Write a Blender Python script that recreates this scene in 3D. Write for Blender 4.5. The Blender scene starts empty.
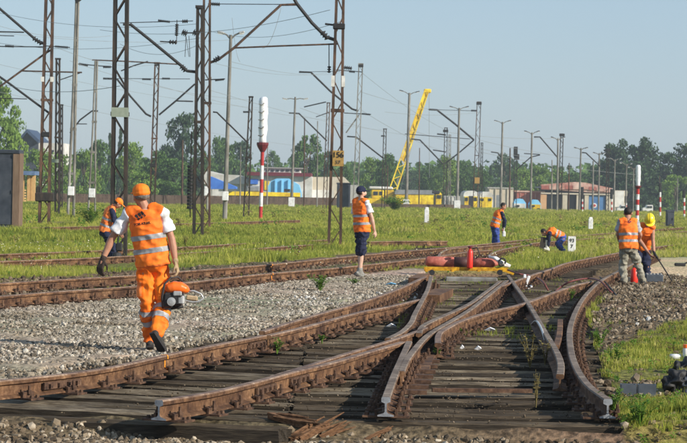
import bpy, bmesh, math, random
import numpy as np
from mathutils import Vector, Matrix, noise
from mathutils.bvhtree import BVHTree
random.seed(7); RNG = np.random.default_rng(7)
R = math.radians
C = bpy.context.scene.collection
SC = bpy.context.scene

# ------------------------------------------------------------------ camera
F = 2300.0; CX, CY = 343.5, 221.5; HC = 1.76
PITCH = math.atan(33.5 / F); ROLL = R(1.2)
fw = Vector((0, math.cos(PITCH), -math.sin(PITCH)))
r0 = Vector((1, 0, 0)); u0 = Vector((0, math.sin(PITCH), math.cos(PITCH)))
rt = r0 * math.cos(ROLL) + u0 * math.sin(ROLL)
up = -r0 * math.sin(ROLL) + u0 * math.cos(ROLL)
cam_d = bpy.data.cameras.new('camera'); cam = bpy.data.objects.new('camera', cam_d); C.objects.link(cam)
M = Matrix((rt, up, -fw)).transposed().to_4x4(); M.translation = Vector((0, 0, HC))
cam.matrix_world = M
cam_d.sensor_width = 36; cam_d.sensor_fit = 'HORIZONTAL'; cam_d.lens = F / 687 * 36
cam_d.clip_start = 0.5; cam_d.clip_end = 9000
cam_d.dof.use_dof = True; cam_d.dof.focus_distance = 24.0; cam_d.dof.aperture_fstop = 13
SC.camera = cam
# ------------------------------------------------------------------ light
SUN_EL = R(26); SUN_AZ = R(121)           # azimuth clockwise from +Y: behind the camera to the right
w = bpy.data.worlds.new('World'); SC.world = w; w.use_nodes = True
nt = w.node_tree; nt.nodes.clear()
sky = nt.nodes.new('ShaderNodeTexSky'); sky.sky_type = 'NISHITA'; sky.sun_disc = False
sky.sun_elevation = SUN_EL; sky.sun_rotation = SUN_AZ
sky.air_density = 1.0; sky.dust_density = .7; sky.ozone_density = 2.0
bg = nt.nodes.new('ShaderNodeBackground'); bg.inputs[1].default_value = 0.12
wo = nt.nodes.new('ShaderNodeOutputWorld')
hazemix = nt.nodes.new('ShaderNodeMix'); hazemix.data_type = 'RGBA'; hazemix.inputs[0].default_value = .62
hazemix.inputs[7].default_value = (2.45, 3.40, 4.55, 1)      # even veil of summer haze over the whole sky
nt.links.new(sky.outputs[0], hazemix.inputs[6]); nt.links.new(hazemix.outputs[2], bg.inputs[0]); nt.links.new(bg.outputs[0], wo.inputs[0])
sd = bpy.data.lights.new('sun', 'SUN'); sd.energy = 5.0; sd.angle = R(0.55); sd.color = (1, .93, .82)
so = bpy.data.objects.new('sun', sd); C.objects.link(so)
sdir = Vector((math.sin(SUN_AZ) * math.cos(SUN_EL), math.cos(SUN_AZ) * math.cos(SUN_EL), math.sin(SUN_EL)))
so.rotation_euler = sdir.to_track_quat('Z', 'Y').to_euler()
SC.view_settings.view_transform = 'Standard'; SC.view_settings.look = 'None'
SC.view_settings.exposure = 0.28; SC.view_settings.gamma = 1
SC.render.engine = 'CYCLES'

# ------------------------------------------------------------------ geometry of the place
def smooth(a, b, x):
    t = np.clip((x - a) / (b - a), 0, 1); return t * t * (3 - 2 * t)
def vnoise(x, y, s, seed=0):
    x = np.asarray(x, float) / s + seed * 17.3; y = np.asarray(y, float) / s + seed * 9.1
    xi = np.floor(x); yi = np.floor(y); fx = x - xi; fy = y - yi
    fx = fx * fx * (3 - 2 * fx); fy = fy * fy * (3 - 2 * fy)
    def h(a, b):
        v = np.sin(a * 127.1 + b * 311.7 + seed * 3.7) * 43758.5453; return v - np.floor(v)
    return (h(xi, yi) * (1 - fx) + h(xi + 1, yi) * fx) * (1 - fy) + (h(xi, yi + 1) * (1 - fx) + h(xi + 1, yi + 1) * fx) * fy
def gz(x, y):
    x = np.asarray(x, float); y = np.asarray(y, float)
    z = -.002 * np.clip(y - 30, 0, 270)
    z = z - 1.86 * smooth(300, 352, y)
    z = z - .15 * (1 - smooth(17.05, 17.45, y - .03 * (x + 1)))
    m = np.exp(-((x - 5.1) / 1.5) ** 2 - ((y - 31) / 7.) ** 2)
    z = z + .13 * m
    return z
def gzs(x, y): return float(gz(x, y))
def ray(px, py):
    return (rt * ((px - CX) / F) + up * ((CY - py) / F) + fw)
def at(px, py, Y):
    d = ray(px, py); t = Y / d.y
    return Vector((d.x * t, Y, HC + d.z * t))
def ground(px, py, h=0.0):
    """point of the ground (raised by h) seen at photo position px, py"""
    d = ray(px, py); lo, hi = 3.0, 600.0
    t = lo
    while t < hi:
        p = Vector((0, 0, HC)) + d * t
        if p.z < gzs(p.x, p.y) * 1.0 + h: break
        t *= 1.004
    a, b = t / 1.004, t
    for _ in range(14):
        m = (a + b) / 2; p = Vector((0, 0, HC)) + d * m
        if p.z < gzs(p.x, p.y) + h: b = m
        else: a = m
    return Vector((0, 0, HC)) + d * b
def flatpt(px, py, h):                    # same on the plain falling ground, no banks or heaps
    d = ray(px, py); t = 20.0
    for _ in range(30):
        y = d.y * t; z = -.002 * max(0, min(270, y - 30)) + h
        t = (z - HC) / d.z
    return Vector((0, 0, HC)) + d * t
def proj(x, y, z):
    dx = x * rt.x + y * rt.y + (z - HC) * rt.z
    dy = x * up.x + y * up.y + (z - HC) * up.z
    dz = x * fw.x + y * fw.y + (z - HC) * fw.z
    return CX + F * dx / dz, CY - F * dy / dz
def ppm(Y): return F / Y

# ------------------------------------------------------------------ materials
def ramp(nt, cols):
    r = nt.nodes.new('ShaderNodeValToRGB'); e = r.color_ramp.elements
    n = len(cols)
    for i, c in enumerate(cols):
        p = c[3] if len(c) > 3 else i / max(1, n - 1)
        if i < 2: e[i].position = p; e[i].color = (*c[:3], 1)
        else:
            q = e.new(p); q.color = (*c[:3], 1)
    return r
def mat(name, cols, scale=8, rough=.8, bump=0., metal=0., detail=4, stretch=(1, 1, 1), attr=None, mixattr=.5, coords='Object', spec=.3, bscale=None, trans=0.):
    m = bpy.data.materials.new(name); m.use_nodes = True; nt = m.node_tree
    b = nt.nodes['Principled BSDF']
    b.inputs['Roughness'].default_value = rough; b.inputs['Metallic'].default_value = metal
    b.inputs['Specular IOR Level'].default_value = spec
    tc = nt.nodes.new('ShaderNodeTexCoord'); mp = nt.nodes.new('ShaderNodeMapping')
    mp.inputs['Scale'].default_value = stretch
    if coords == 'World':
        g = nt.nodes.new('ShaderNodeNewGeometry'); nt.links.new(g.outputs['Position'], mp.inputs[0])
    else: nt.links.new(tc.outputs['Object'], mp.inputs[0])
    nz = nt.nodes.new('ShaderNodeTexNoise'); nz.inputs['Scale'].default_value = scale; nz.inputs['Detail'].default_value = detail
    nz.inputs['Roughness'].default_value = .62
    nt.links.new(mp.outputs[0], nz.inputs[0])
    fac = nz.outputs[0]
    if len(cols) > 1:
        st = nt.nodes.new('ShaderNodeMapRange'); st.inputs[1].default_value = .3; st.inputs[2].default_value = .7
        nt.links.new(fac, st.inputs[0]); f2 = st.outputs[0]
        if attr:
            a = nt.nodes.new('ShaderNodeAttribute'); a.attribute_name = attr
            mx = nt.nodes.new('ShaderNodeMix'); mx.inputs[0].default_value = mixattr
            nt.links.new(f2, mx.inputs[2]); nt.links.new(a.outputs['Fac'], mx.inputs[3]); f2 = mx.outputs[0]
        r = ramp(nt, cols); nt.links.new(f2, r.inputs[0]); nt.links.new(r.outputs[0], b.inputs['Base Color'])
    else: b.inputs['Base Color'].default_value = (*cols[0][:3], 1)
    if bump:
        nb = nz
        if bscale:
            nb = nt.nodes.new('ShaderNodeTexNoise'); nb.inputs['Scale'].default_value = bscale; nb.inputs['Detail'].default_value = 3
            nt.links.new(mp.outputs[0], nb.inputs[0])
        bp = nt.nodes.new('ShaderNodeBump'); bp.inputs['Strength'].default_value = min(1, bump); bp.inputs['Distance'].default_value = .02
        nt.links.new(nb.outputs[0], bp.inputs['Height']); nt.links.new(bp.outputs[0], b.inputs['Normal'])
    if trans:
        tr = nt.nodes.new('ShaderNodeBsdfTranslucent'); ms = nt.nodes.new('ShaderNodeMixShader'); ms.inputs[0].default_value = trans
        out = [n for n in nt.nodes if n.type == 'OUTPUT_MATERIAL'][0]
        nt.links.new(r.outputs[0], tr.inputs[0]) if len(cols) > 1 else None
        nt.links.new(b.outputs[0], ms.inputs[1]); nt.links.new(tr.outputs[0], ms.inputs[2]); nt.links.new(ms.outputs[0], out.inputs[0])
    return m
MT = {}
MT['rail_side'] = mat('rail_side', [(.06, .03, .018), (.165, .09, .048), (.29, .18, .105)], 6, .8, .3, coords='World', detail=8)
MT['rail_top'] = mat('rail_top', [(.11, .06, .038), (.23, .15, .10), (.36, .27, .20)], 14, .62, .15, .0, coords='World', detail=8)
MT['rail_grey'] = mat('rail_grey', [(.10, .07, .05), (.20, .15, .112), (.31, .25, .19)], 14, .68, .15, .0, coords='World', detail=8)
MT['cut_steel'] = mat('cut_steel', [(.18, .185, .20), (.42, .43, .45)], 22, .4, .1, .3)
MT['fasten'] = mat('fastening_iron', [(.03, .017, .012), (.085, .045, .027), (.15, .085, .05)], 18, .85, .4, coords='World')
MT['wood'] = mat('sleeper_wood', [(.035, .025, .017), (.105, .08, .055), (.205, .17, .125), (.32, .275, .21)], 5, .9, .8, stretch=(1.2, 14, 14), detail=9)
MT['wood_dark'] = mat('sleeper_wood_dark', [(.028, .02, .013), (.07, .052, .033), (.145, .115, .08)], 5, .9, .8, stretch=(1.2, 14, 14), detail=9)
MT['wood_side'] = mat('sleeper_side_dark', [(.012, .009, .006), (.035, .026, .017), (.075, .058, .038)], 5, .9, .8, stretch=(1.2, 14, 14), detail=9)  # sleeper sides and ends, darker than the tops
MT['brick_red'] = mat('red_render', [(.24, .07, .05), (.38, .13, .10)], 1, .9)
MT['navy_roof'] = mat('navy_roof', [(.02, .035, .07), (.05, .08, .14)], 1, .6)
MT['chalk'] = mat('chalk_stone', [(.42, .40, .36), (.62, .60, .56)], 12, .9)
MT['shard'] = mat('splintered_wood', [(.04, .02, .012), (.15, .075, .035), (.28, .15, .075)], 6, .9, .7, stretch=(1, 9, 9), detail=8)
MT['stone'] = mat('ballast_stone', [(.06, .052, .042), (.18, .16, .13), (.33, .30, .26), (.43, .40, .35), (.62, .60, .55)], 25, .9, .3, attr='rnd', mixattr=.8, coords='World')
MT['stone_brown'] = mat('ballast_stone_brown', [(.045, .035, .025), (.11, .085, .055), (.18, .145, .10), (.28, .235, .175), (.5, .46, .38)], 25, .9, .3, attr='rnd', mixattr=.8, coords='World')
MT['grass'] = mat('grass_blade', [(.06, .10, .022), (.145, .195, .036), (.28, .335, .05), (.43, .44, .085), (.50, .43, .22)], .25, .75, attr='rnd', mixattr=.72, coords='World', trans=.35)
MT['seed'] = mat('seed_head', [(.45, .42, .28), (.65, .62, .48)], 5, .8)
MT['flower_y'] = mat('yellow_flower', [(.50, .48, .06), (.66, .62, .12)], 5, .8)
MT['leaf'] = mat('tree_leaf', [(.035, .08, .016), (.075, .15, .027), (.13, .23, .04)], .35, .7, attr='rnd', mixattr=.6, coords='Object', trans=.25)
MT['leaf_dark'] = mat('tree_leaf_dark', [(.018, .045, .017), (.038, .08, .026), (.068, .125, .036)], .35, .7, attr='rnd', mixattr=.6, trans=.2)
MT['leaf_light'] = mat('tree_leaf_light', [(.09, .16, .025), (.16, .26, .04), (.24, .34, .055)], .35, .7, attr='rnd', mixattr=.6, trans=.3)
MT['bark'] = mat('bark', [(.06, .045, .032), (.16, .125, .09)], 3, .9, .6, stretch=(4, 4, 1))
MT['mast_rust'] = mat('mast_rust', [(.03, .022, .018), (.07, .045, .032), (.16, .09, .055)], 2.2, .8, .2, coords='World', stretch=(3, 3, .7))
MT['mast_dark'] = mat('mast_dark', [(.015, .014, .013), (.032, .027, .023), (.075, .05, .035)], 2.2, .7, .2, coords='World', stretch=(3, 3, .7))
MT['mast_grey'] = mat('mast_grey', [(.12, .112, .098), (.22, .21, .19), (.31, .30, .27)], 1.5, .85, .2, coords='World', stretch=(3, 3, .6))
MT['mast_white'] = mat('mast_white', [(.5, .48, .43), (.72, .70, .66)], 6, .7)
MT['black'] = mat('black_iron', [(.015, .015, .016), (.035, .033, .033)], 6, .6)
MT['wire'] = mat('wire', [(.16, .17, .17), (.24, .25, .25)], 3, .6)
MT['white'] = mat('white_paint', [(.62, .62, .62), (.80, .80, .80)], 4, .6, .1)
MT['foil'] = mat('white_foil', [(.68, .69, .70), (.85, .85, .86)], 5, .35, 1., bscale=7, spec=.5)
MT['red'] = mat('red_paint', [(.32, .022, .02), (.50, .04, .035)], 5, .5)
MT['dark_red'] = mat('dark_red_paint', [(.10, .012, .018), (.17, .02, .028)], 5, .5)
MT['vest'] = mat('hi_vis_orange', [(.80, .12, .012), (.98, .20, .02), (1.0, .27, .025)], 4, .75, .35, bscale=9)
MT['vest_b'] = mat('worn_orange', [(.75, .16, .03), (.92, .26, .06)], 6, .7, .35, bscale=9)
MT['trouser'] = mat('orange_cloth', [(.82, .14, .008), (1.0, .235, .012)], 5, .7, .35, bscale=9)
MT['band'] = mat('reflective_band', [(.24, .24, .25), (.38, .38, .39)], 20, .4)
MT['skin'] = mat('skin', [(.34, .16, .10), (.46, .24, .155)], 12, .55, .1)
MT['skin_pale'] = mat('skin_pale', [(.48, .29, .21), (.60, .39, .29)], 12, .55, .1)
MT['tee'] = mat('white_cotton', [(.66, .67, .70), (.80, .80, .82)], 8, .85, .3, bscale=10)
MT['tee_grey'] = mat('grey_cotton', [(.28, .29, .31), (.42, .43, .45)], 8, .85, .3, bscale=10)
MT['navy'] = mat('navy_cloth', [(.010, .013, .035), (.02, .025, .06)], 8, .85, .3, bscale=10)
MT['blue'] = mat('blue_cloth', [(.03, .055, .22), (.06, .10, .36)], 6, .85, .3, bscale=10)
MT['khaki'] = mat('khaki_cloth', [(.20, .185, .14), (.33, .31, .25)], 6, .85, .35, bscale=10)
MT['hair'] = mat('dark_hair', [(.012, .009, .008), (.03, .022, .017)], 30, .6, .5)
MT['grey_hair'] = mat('grey_hair', [(.10, .085, .07), (.22, .20, .18)], 30, .7, .5)
MT['shoe'] = mat('dark_shoe', [(.025, .023, .02), (.05, .045, .04)], 20, .7)
MT['shoe_grey'] = mat('grey_shoe', [(.13, .13, .11), (.28, .27, .25)], 20, .7)
MT['glove'] = mat('work_glove', [(.30, .20, .11), (.48, .36, .22)], 20, .85, .3)
MT['glove_dark'] = mat('dark_glove', [(.025, .018, .015), (.06, .04, .03)], 20, .85, .3)
MT['cap'] = mat('orange_cap', [(.85, .17, .01), (1.0, .26, .02)], 8, .7, .2)
MT['helmet'] = mat('yellow_helmet', [(.85, .62, .02)], 8, .3, spec=.5)
MT['orange_pl'] = mat('orange_plastic', [(.85, .13, .01), (.95, .18, .015)], 8, .35, spec=.5)
MT['alu'] = mat('aluminium', [(.36, .36, .35), (.55, .55, .54)], 12, .4, metal=.4)
MT['yellow'] = mat('yellow_paint', [(.78, .55, .012), (.95, .74, .02)], 3, .55)
MT['beam_yellow'] = mat('orange_yellow_paint', [(.50, .26, .01), (.80, .45, .015)], 7, .6)
MT['roof_grey'] = mat('grey_roof', [(.16, .17, .18), (.26, .27, .28)], 2, .7)
MT['cyl'] = mat('red_brown_cylinder', [(.26, .06, .04), (.42, .12, .085), (.50, .19, .14)], 9, .6, .1)
MT['cyl_dark'] = mat('dark_cylinder', [(.045, .018, .018), (.09, .035, .03)], 9, .6)
MT['ext_red'] = mat('red_bottle', [(.60, .02, .01), (.80, .04, .02)], 6, .35, spec=.5)
MT['cabinet'] = mat('slate_grey_sheet', [(.035, .045, .06), (.06, .07, .085)], 3, .6)
MT['cab_brown'] = mat('brown_sheet', [(.12, .075, .05), (.22, .15, .10)], 2, .7, stretch=(3, 3, .5))
MT['fence'] = mat('weathered_fence', [(.045, .03, .022), (.10, .07, .05)], 1.2, .9, coords='World')
MT['planks'] = mat('fresh_planks', [(.42, .25, .10), (.60, .38, .16)], 3, .8)
MT['roof_blue'] = mat('blue_roof', [(.06, .10, .20), (.13, .20, .33)], 3, .6)
MT['house_w'] = mat('pale_render', [(.58, .57, .54), (.72, .71, .68)], 1, .85)
MT['beige'] = mat('beige_render', [(.42, .36, .27), (.58, .52, .42)], .6, .85)
MT['pink'] = mat('faded_pink_render', [(.38, .24, .20), (.50, .35, .30), (.60, .48, .42)], .5, .9, detail=7)
MT['bright_orange'] = mat('ochre_render', [(.45, .25, .12), (.58, .36, .20)], .7, .9)
MT['tarp_b'] = mat('blue_tarpaulin', [(.03, .12, .48), (.06, .20, .62)], 1, .6, .5, bscale=1.4)
MT['tarp_l'] = mat('pale_blue_tarpaulin', [(.14, .42, .68), (.24, .55, .80)], 1, .6, .5, bscale=1.4)
MT['door_b'] = mat('blue_door', [(.05, .14, .32), (.10, .22, .42)], 1, .7)
MT['glass'] = mat('dark_glass', [(.02, .025, .03)], 1, .15, spec=.6)
MT['plate'] = mat('ochre_plate', [(.28, .165, .045), (.45, .28, .085)], 14, .7)
MT['plate_g'] = mat('grey_green_plate', [(.22, .26, .20), (.30, .34, .27)], 8, .7)
MT['concrete'] = mat('concrete', [(.28, .27, .25), (.45, .44, .41)], 4, .9, .3)
MT['ink'] = mat('black_ink', [(.02, .018, .018)], 1, .8)
MT['trough'] = mat('dark_grey_plastic', [(.05, .06, .075), (.085, .10, .12)], 9, .6)
MT['orange_mark'] = mat('orange_marking_paint', [(.9, .30, .02)], 1, .7)
MT['rubber'] = mat('rubber_hose', [(.02, .018, .018), (.04, .035, .035)], 5, .6)
MT['hose_red'] = mat('red_brown_hose', [(.12, .035, .03), (.2, .06, .05)], 5, .6)
MT['weed'] = mat('weed_leaf', [(.05, .11, .015), (.12, .24, .025), (.24, .36, .04)], 9, .7, attr='rnd', mixattr=.6, trans=.3)
MT['weed_b'] = mat('dry_weed', [(.10, .07, .03), (.22, .17, .06), (.30, .30, .08)], 9, .8, attr='rnd', mixattr=.6, trans=.25)

def tint(key, scale, lo, hi, stretch=(1, 1, 1), coords='World', a=.38, b=.62):
    """broad stains and wear over a material"""
    nt = MT[key].node_tree; bs = nt.nodes['Principled BSDF']; l = bs.inputs['Base Color'].links
    src = l[0].from_socket; tc = nt.nodes.new('ShaderNodeTexCoord'); g = nt.nodes.new('ShaderNodeNewGeometry'); mp = nt.nodes.new('ShaderNodeMapping'); mp.inputs['Scale'].default_value = stretch
    nt.links.new(g.outputs['Position'] if coords == 'World' else tc.outputs['Object'], mp.inputs[0])
    n = nt.nodes.new('ShaderNodeTexNoise'); n.inputs['Scale'].default_value = scale; n.inputs['Detail'].default_value = 6; n.inputs['Roughness'].default_value = .65; nt.links.new(mp.outputs[0], n.inputs[0])
    rr = ramp(nt, [(*lo, a), (*hi, b)]); nt.links.new(n.outputs[0], rr.inputs[0])
    mx = nt.nodes.new('ShaderNodeMix'); mx.data_type = 'RGBA'; mx.blend_type = 'MULTIPLY'; mx.inputs[0].default_value = 1
    nt.links.new(src, mx.inputs[6]); nt.links.new(rr.outputs[0], mx.inputs[7]); nt.links.new(mx.outputs[2], bs.inputs['Base Color'])
tint('stone', .9, (.66, .58, .47), (1.08, 1.05, 1.0)); tint('stone_brown', .8, (.5, .42, .34), (1.15, 1.1, 1.05))
tint('rail_side', 1.6, (.42, .36, .34), (1.15, 1.1, 1.0)); tint('rail_side', 30, (.6, .55, .5), (1.15, 1.15, 1.15)); tint('rail_top', 2.5, (.55, .5, .5), (1.1, 1.1, 1.1)); tint('rail_grey', 2.5, (.55, .5, .45), (1.1, 1.1, 1.1))
tint('wood', 1.1, (.45, .42, .36), (1.15, 1.12, 1.05)); tint('wood_dark', 1.1, (.5, .45, .38), (1.2, 1.15, 1.05))
tint('grass', .35, (.78, .74, .62), (1.12, 1.06, 1.0)); tint('mast_rust', .5, (.6, .6, .6), (1.3, 1.2, 1.15)); tint('mast_grey', .6, (.62, .6, .56), (1.05, 1.05, 1.05))
for k_ in ('vest', 'trouser', 'vest_b'): tint(k_, 5, (.80, .70, .6), (1.0, 1.0, 1.0), a=.36, b=.5)
for k_ in ('tee', 'tee_grey', 'khaki', 'blue', 'glove'): tint(k_, 6, (.72, .69, .64), (1.02, 1.02, 1.02), a=.36, b=.52)
tint('yellow', .7, (.62, .5, .4), (1.05, 1.05, 1.05)); tint('house_w', .35, (.7, .68, .64), (1.08, 1.08, 1.08)); tint('white', 5, (.72, .70, .66), (1., 1., 1.), a=.35, b=.5)
tint('pink', .7, (.75, .45, .38), (1.15, 1.15, 1.1)); tint('cyl', 6, (.6, .5, .5), (1.1, 1.1, 1.1)); tint('cabinet', 1.2, (.6, .6, .65), (1.15, 1.1, 1.1)); tint('beam_yellow', 9, (.5, .4, .3), (1.05, 1.05, 1.05))
# ------------------------------------------------------------------ mesh helpers
class MB:
    def __init__(s): s.v = []; s.f = []; s.m = []
    def add(s, v, f, mi=0):
        o = len(s.v); s.v += [tuple(p) for p in v]; s.f += [tuple(i + o for i in q) for q in f]; s.m += [mi] * len(f); return s
    def box(s, c, size, rot=None, mi=0, bev=0):
        x, y, z = [a / 2 for a in size]
        if bev:
            b = bev; pts = []
            P = []
            for sz in (-1, 1):
                for (sx, sy) in ((-1, -1), (1, -1), (1, 1), (-1, 1)):
                    P.append((sx, sy, sz))
            v = []; idx = {}
            for (sx, sy, sz) in P:
                for ax in range(3):
                    q = [sx * (x - b), sy * (y - b), sz * (z - b)]; q[ax] = (sx, sy, sz)[ax] * (x, y, z)[ax]
                    idx[(sx, sy, sz, ax)] = len(v); v.append(Vector(q))
            f = []
            I = lambda a, b_, c_, ax: idx[(a, b_, c_, ax)]
            for sx in (-1, 1): f.append([I(sx, -1, -1, 0), I(sx, 1, -1, 0), I(sx, 1, 1, 0), I(sx, -1, 1, 0)][::sx])
            for sy in (-1, 1): f.append([I(-1, sy, -1, 1), I(1, sy, -1, 1), I(1, sy, 1, 1), I(-1, sy, 1, 1)][::-sy])
            for sz in (-1, 1): f.append([I(-1, -1, sz, 2), I(1, -1, sz, 2), I(1, 1, sz, 2), I(-1, 1, sz, 2)][::sz])
            for (sx, sy, sz) in P:
                q = [I(sx, sy, sz, 0), I(sx, sy, sz, 1), I(sx, sy, sz, 2)]
                f.append(q if sx * sy * sz > 0 else q[::-1])
            for a in (-1, 1):
                for b2 in (-1, 1):
                    q = [I(a, b2, -1, 0), I(a, b2, 1, 0), I(a, b2, 1, 1), I(a, b2, -1, 1)]; f.append(q if a * b2 < 0 else q[::-1])
                    q = [I(a, -1, b2, 0), I(a, 1, b2, 0), I(a, 1, b2, 2), I(a, -1, b2, 2)]; f.append(q if a * b2 > 0 else q[::-1])
                    q = [I(-1, a, b2, 1), I(1, a, b2, 1), I(1, a, b2, 2), I(-1, a, b2, 2)]; f.append(q if a * b2 < 0 else q[::-1])
        else:
            v = [Vector((a * x, b_ * y, c_ * z)) for c_ in (-1, 1) for (a, b_) in ((-1, -1), (1, -1), (1, 1), (-1, 1))]
            f = [(3, 2, 1, 0), (4, 5, 6, 7), (0, 1, 5, 4), (1, 2, 6, 5), (2, 3, 7, 6), (3, 0, 4, 7)]
        if rot: v = [rot @ p for p in v]
        c = Vector(c); return s.add([p + c for p in v], f, mi)
    def bar(s, a, b, wd, ht=None, mi=0):
        a = Vector(a); b = Vector(b); d = b - a
        if d.length < 1e-6: return s
        q = d.to_track_quat('X', 'Z').to_matrix()
        return s.box((a + b) / 2, (d.length, wd, ht or wd), q, mi)
    def tube(s, pts, r, n=8, mi=0, cap=True):
        pts = [Vector(p) for p in pts]; k = len(pts)
        rr = r if isinstance(r, (list, tuple)) else [r] * k
        v = []; f = []; prev = None
        for i, p in enumerate(pts):
            d = (pts[min(i + 1, k - 1)] - pts[max(i - 1, 0)]).normalized()
            if prev is None:
                a = Vector((0, 0, 1)) if abs(d.z) < .9 else Vector((1, 0, 0)); a = (a - d * a.dot(d)).normalized()
            else: a = (prev - d * prev.dot(d)).normalized()
            prev = a; b = d.cross(a)
            for j in range(n):
                t = 2 * math.pi * j / n; v.append(p + (a * math.cos(t) + b * math.sin(t)) * rr[i])
        for i in range(k - 1):
            for j in range(n):
                f.append((i * n + j, i * n + (j + 1) % n, (i + 1) * n + (j + 1) % n, (i + 1) * n + j))
        if cap: f.append(tuple(range(n))[::-1]); f.append(tuple((k - 1) * n + j for j in range(n)))
        return s.add(v, f, mi)
    def lathe(s, c, prof, n=16, axis=Vector((0, 0, 1)), mi=0):
        c = Vector(c); q = Vector(axis).to_track_quat('Z', 'Y').to_matrix(); v = []; f = []
        for (r, z) in prof:
            for j in range(n):
                t = 2 * math.pi * j / n; v.append(c + q @ Vector((r * math.cos(t), r * math.sin(t), z)))
        for i in range(len(prof) - 1):
            for j in range(n): f.append((i * n + j, i * n + (j + 1) % n, (i + 1) * n + (j + 1) % n, (i + 1) * n + j))
        f.append(tuple(range(n))[::-1]); f.append(tuple((len(prof) - 1) * n + j for j in range(n)))
        return s.add(v, f, mi)
    def ext(s, poly, a, d, mi=0):
        """polygon (list of 3D points) extruded by vector d"""
        n = len(poly); d = Vector(d); v = [Vector(p) for p in poly] + [Vector(p) + d for p in poly]
        f = [tuple(range(n))[::-1], tuple(range(n, 2 * n))] + [(i, (i + 1) % n, n + (i + 1) % n, n + i) for i in range(n)]
        return s.add(v, f, mi)
    def mesh(s, name, mats):
        me = bpy.data.meshes.new(name); me.from_pydata(s.v, [], s.f)
        for m in (mats if isinstance(mats, (list, tuple)) else [mats]): me.materials.append(m)
        if any(s.m): me.polygons.foreach_set('material_index', s.m)
        me.update()
        bm = bmesh.new(); bm.from_mesh(me); bmesh.ops.recalc_face_normals(bm, faces=bm.faces); bm.to_mesh(me); bm.free()
        return me
    def build(s, name, mats, parent=None, sm=False, loc=None):
        o = None
        me = s.mesh(name, mats)
        if sm: me.polygons.foreach_set('use_smooth', [True] * len(me.polygons))
        return link(name, me, parent, loc)
def link(name, me, parent=None, loc=None):
    o = bpy.data.objects.new(name, me); C.objects.link(o)
    if loc is not None: o.location = loc
    if parent is not None: setp(o, parent)
    return o
def wl(o):                                 # world matrix without a depsgraph update (translations / rotations only)
    m = Matrix.LocRotScale(o.location, o.rotation_euler, o.scale)
    return wl(o.parent) @ o.matrix_parent_inverse @ m if o.parent else m
def setp(o, parent):
    o.parent = parent; o.matrix_parent_inverse = wl(parent).inverted()
def empty(name, loc, label, cat, group=None):
    o = bpy.data.objects.new(name, None); C.objects.link(o); o.location = loc; o.empty_display_size = .2
    return tag(o, label, cat, group)
def tag(o, label=None, cat=None, group=None, kind=None):
    if label: o['label'] = label
    if cat: o['category'] = cat
    if group: o['group'] = group
    if kind: o['kind'] = kind
    return o
def batch(name, tv, tf, mats, pos, rotm, scl, rnd, tidx, smooth_=False):
    """many small pieces of one kind as one mesh: template verts (T,V,3), faces (K,n)"""
    N = len(pos); V = tv.shape[1]; K, n = tf.shape
    v = tv[tidx] * scl[:, None, :]
    v = np.einsum('nij,nvj->nvi', rotm, v) + pos[:, None, :]
    f = (tf[None] + (np.arange(N) * V)[:, None, None]).reshape(-1)
    me = bpy.data.meshes.new(name)
    me.vertices.add(N * V); me.vertices.foreach_set('co', v.reshape(-1).astype(np.float32))
    me.loops.add(N * K * n); me.loops.foreach_set('vertex_index', f.astype(np.int32))
    me.polygons.add(N * K); me.polygons.foreach_set('loop_start', (np.arange(N * K) * n).astype(np.int32))
    me.polygons.foreach_set('loop_total', np.full(N * K, n, np.int32))
    me.polygons.foreach_set('use_smooth', np.full(N * K, smooth_))
    a = me.attributes.new('rnd', 'FLOAT', 'POINT'); a.data.foreach_set('value', np.repeat(rnd, V).astype(np.float32))
    me.materials.append(mats); me.update(calc_edges=True); me.validate()
    return me
def rotz_tilt(n, tilt=math.pi):
    a = RNG.uniform(0, 2 * math.pi, n); b = RNG.uniform(-tilt, tilt, n); c = RNG.uniform(-tilt, tilt, n)
    ca, sa, cb, sb, cc, sc_ = np.cos(a), np.sin(a), np.cos(b), np.sin(b), np.cos(c), np.sin(c)
    Z = np.zeros(n); O = np.ones(n)
    A = np.stack([ca, -sa, Z, sa, ca, Z, Z, Z, O], 1).reshape(n, 3, 3)
    B = np.stack([O, Z, Z, Z, cb, -sb, Z, sb, cb], 1).reshape(n, 3, 3)
    D = np.stack([cc, Z, sc_, Z, O, Z, -sc_, Z, cc], 1).reshape(n, 3, 3)
    return A @ B @ D
def inpoly(px, py, poly):
    px = np.asarray(px); py = np.asarray(py); c = np.zeros(px.shape, bool); n = len(poly)
    for i in range(n):
        x1, y1 = poly[i]; x2, y2 = poly[(i + 1) % n]
        if y1 == y2: continue
        c ^= ((y1 > py) != (y2 > py)) & (px < (x2 - x1) * (py - y1) / (y2 - y1) + x1)
    return c
def catmull(pts, step):
    P = [pts[0] * 2 - pts[1]] + pts + [pts[-1] * 2 - pts[-2]]; out = []
    for i in range(1, len(P) - 2):
        a, b, c, d = P[i - 1], P[i], P[i + 1], P[i + 2]; n = max(1, int((c - b).length / step))
        for k in range(n):
            t = k / n
            out.append(.5 * ((2 * b) + (c - a) * t + (2 * a - 5 * b + 4 * c - d) * t * t + (3 * b - a - 3 * c + d) * t ** 3))
    out.append(pts[-1]); return out

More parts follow.
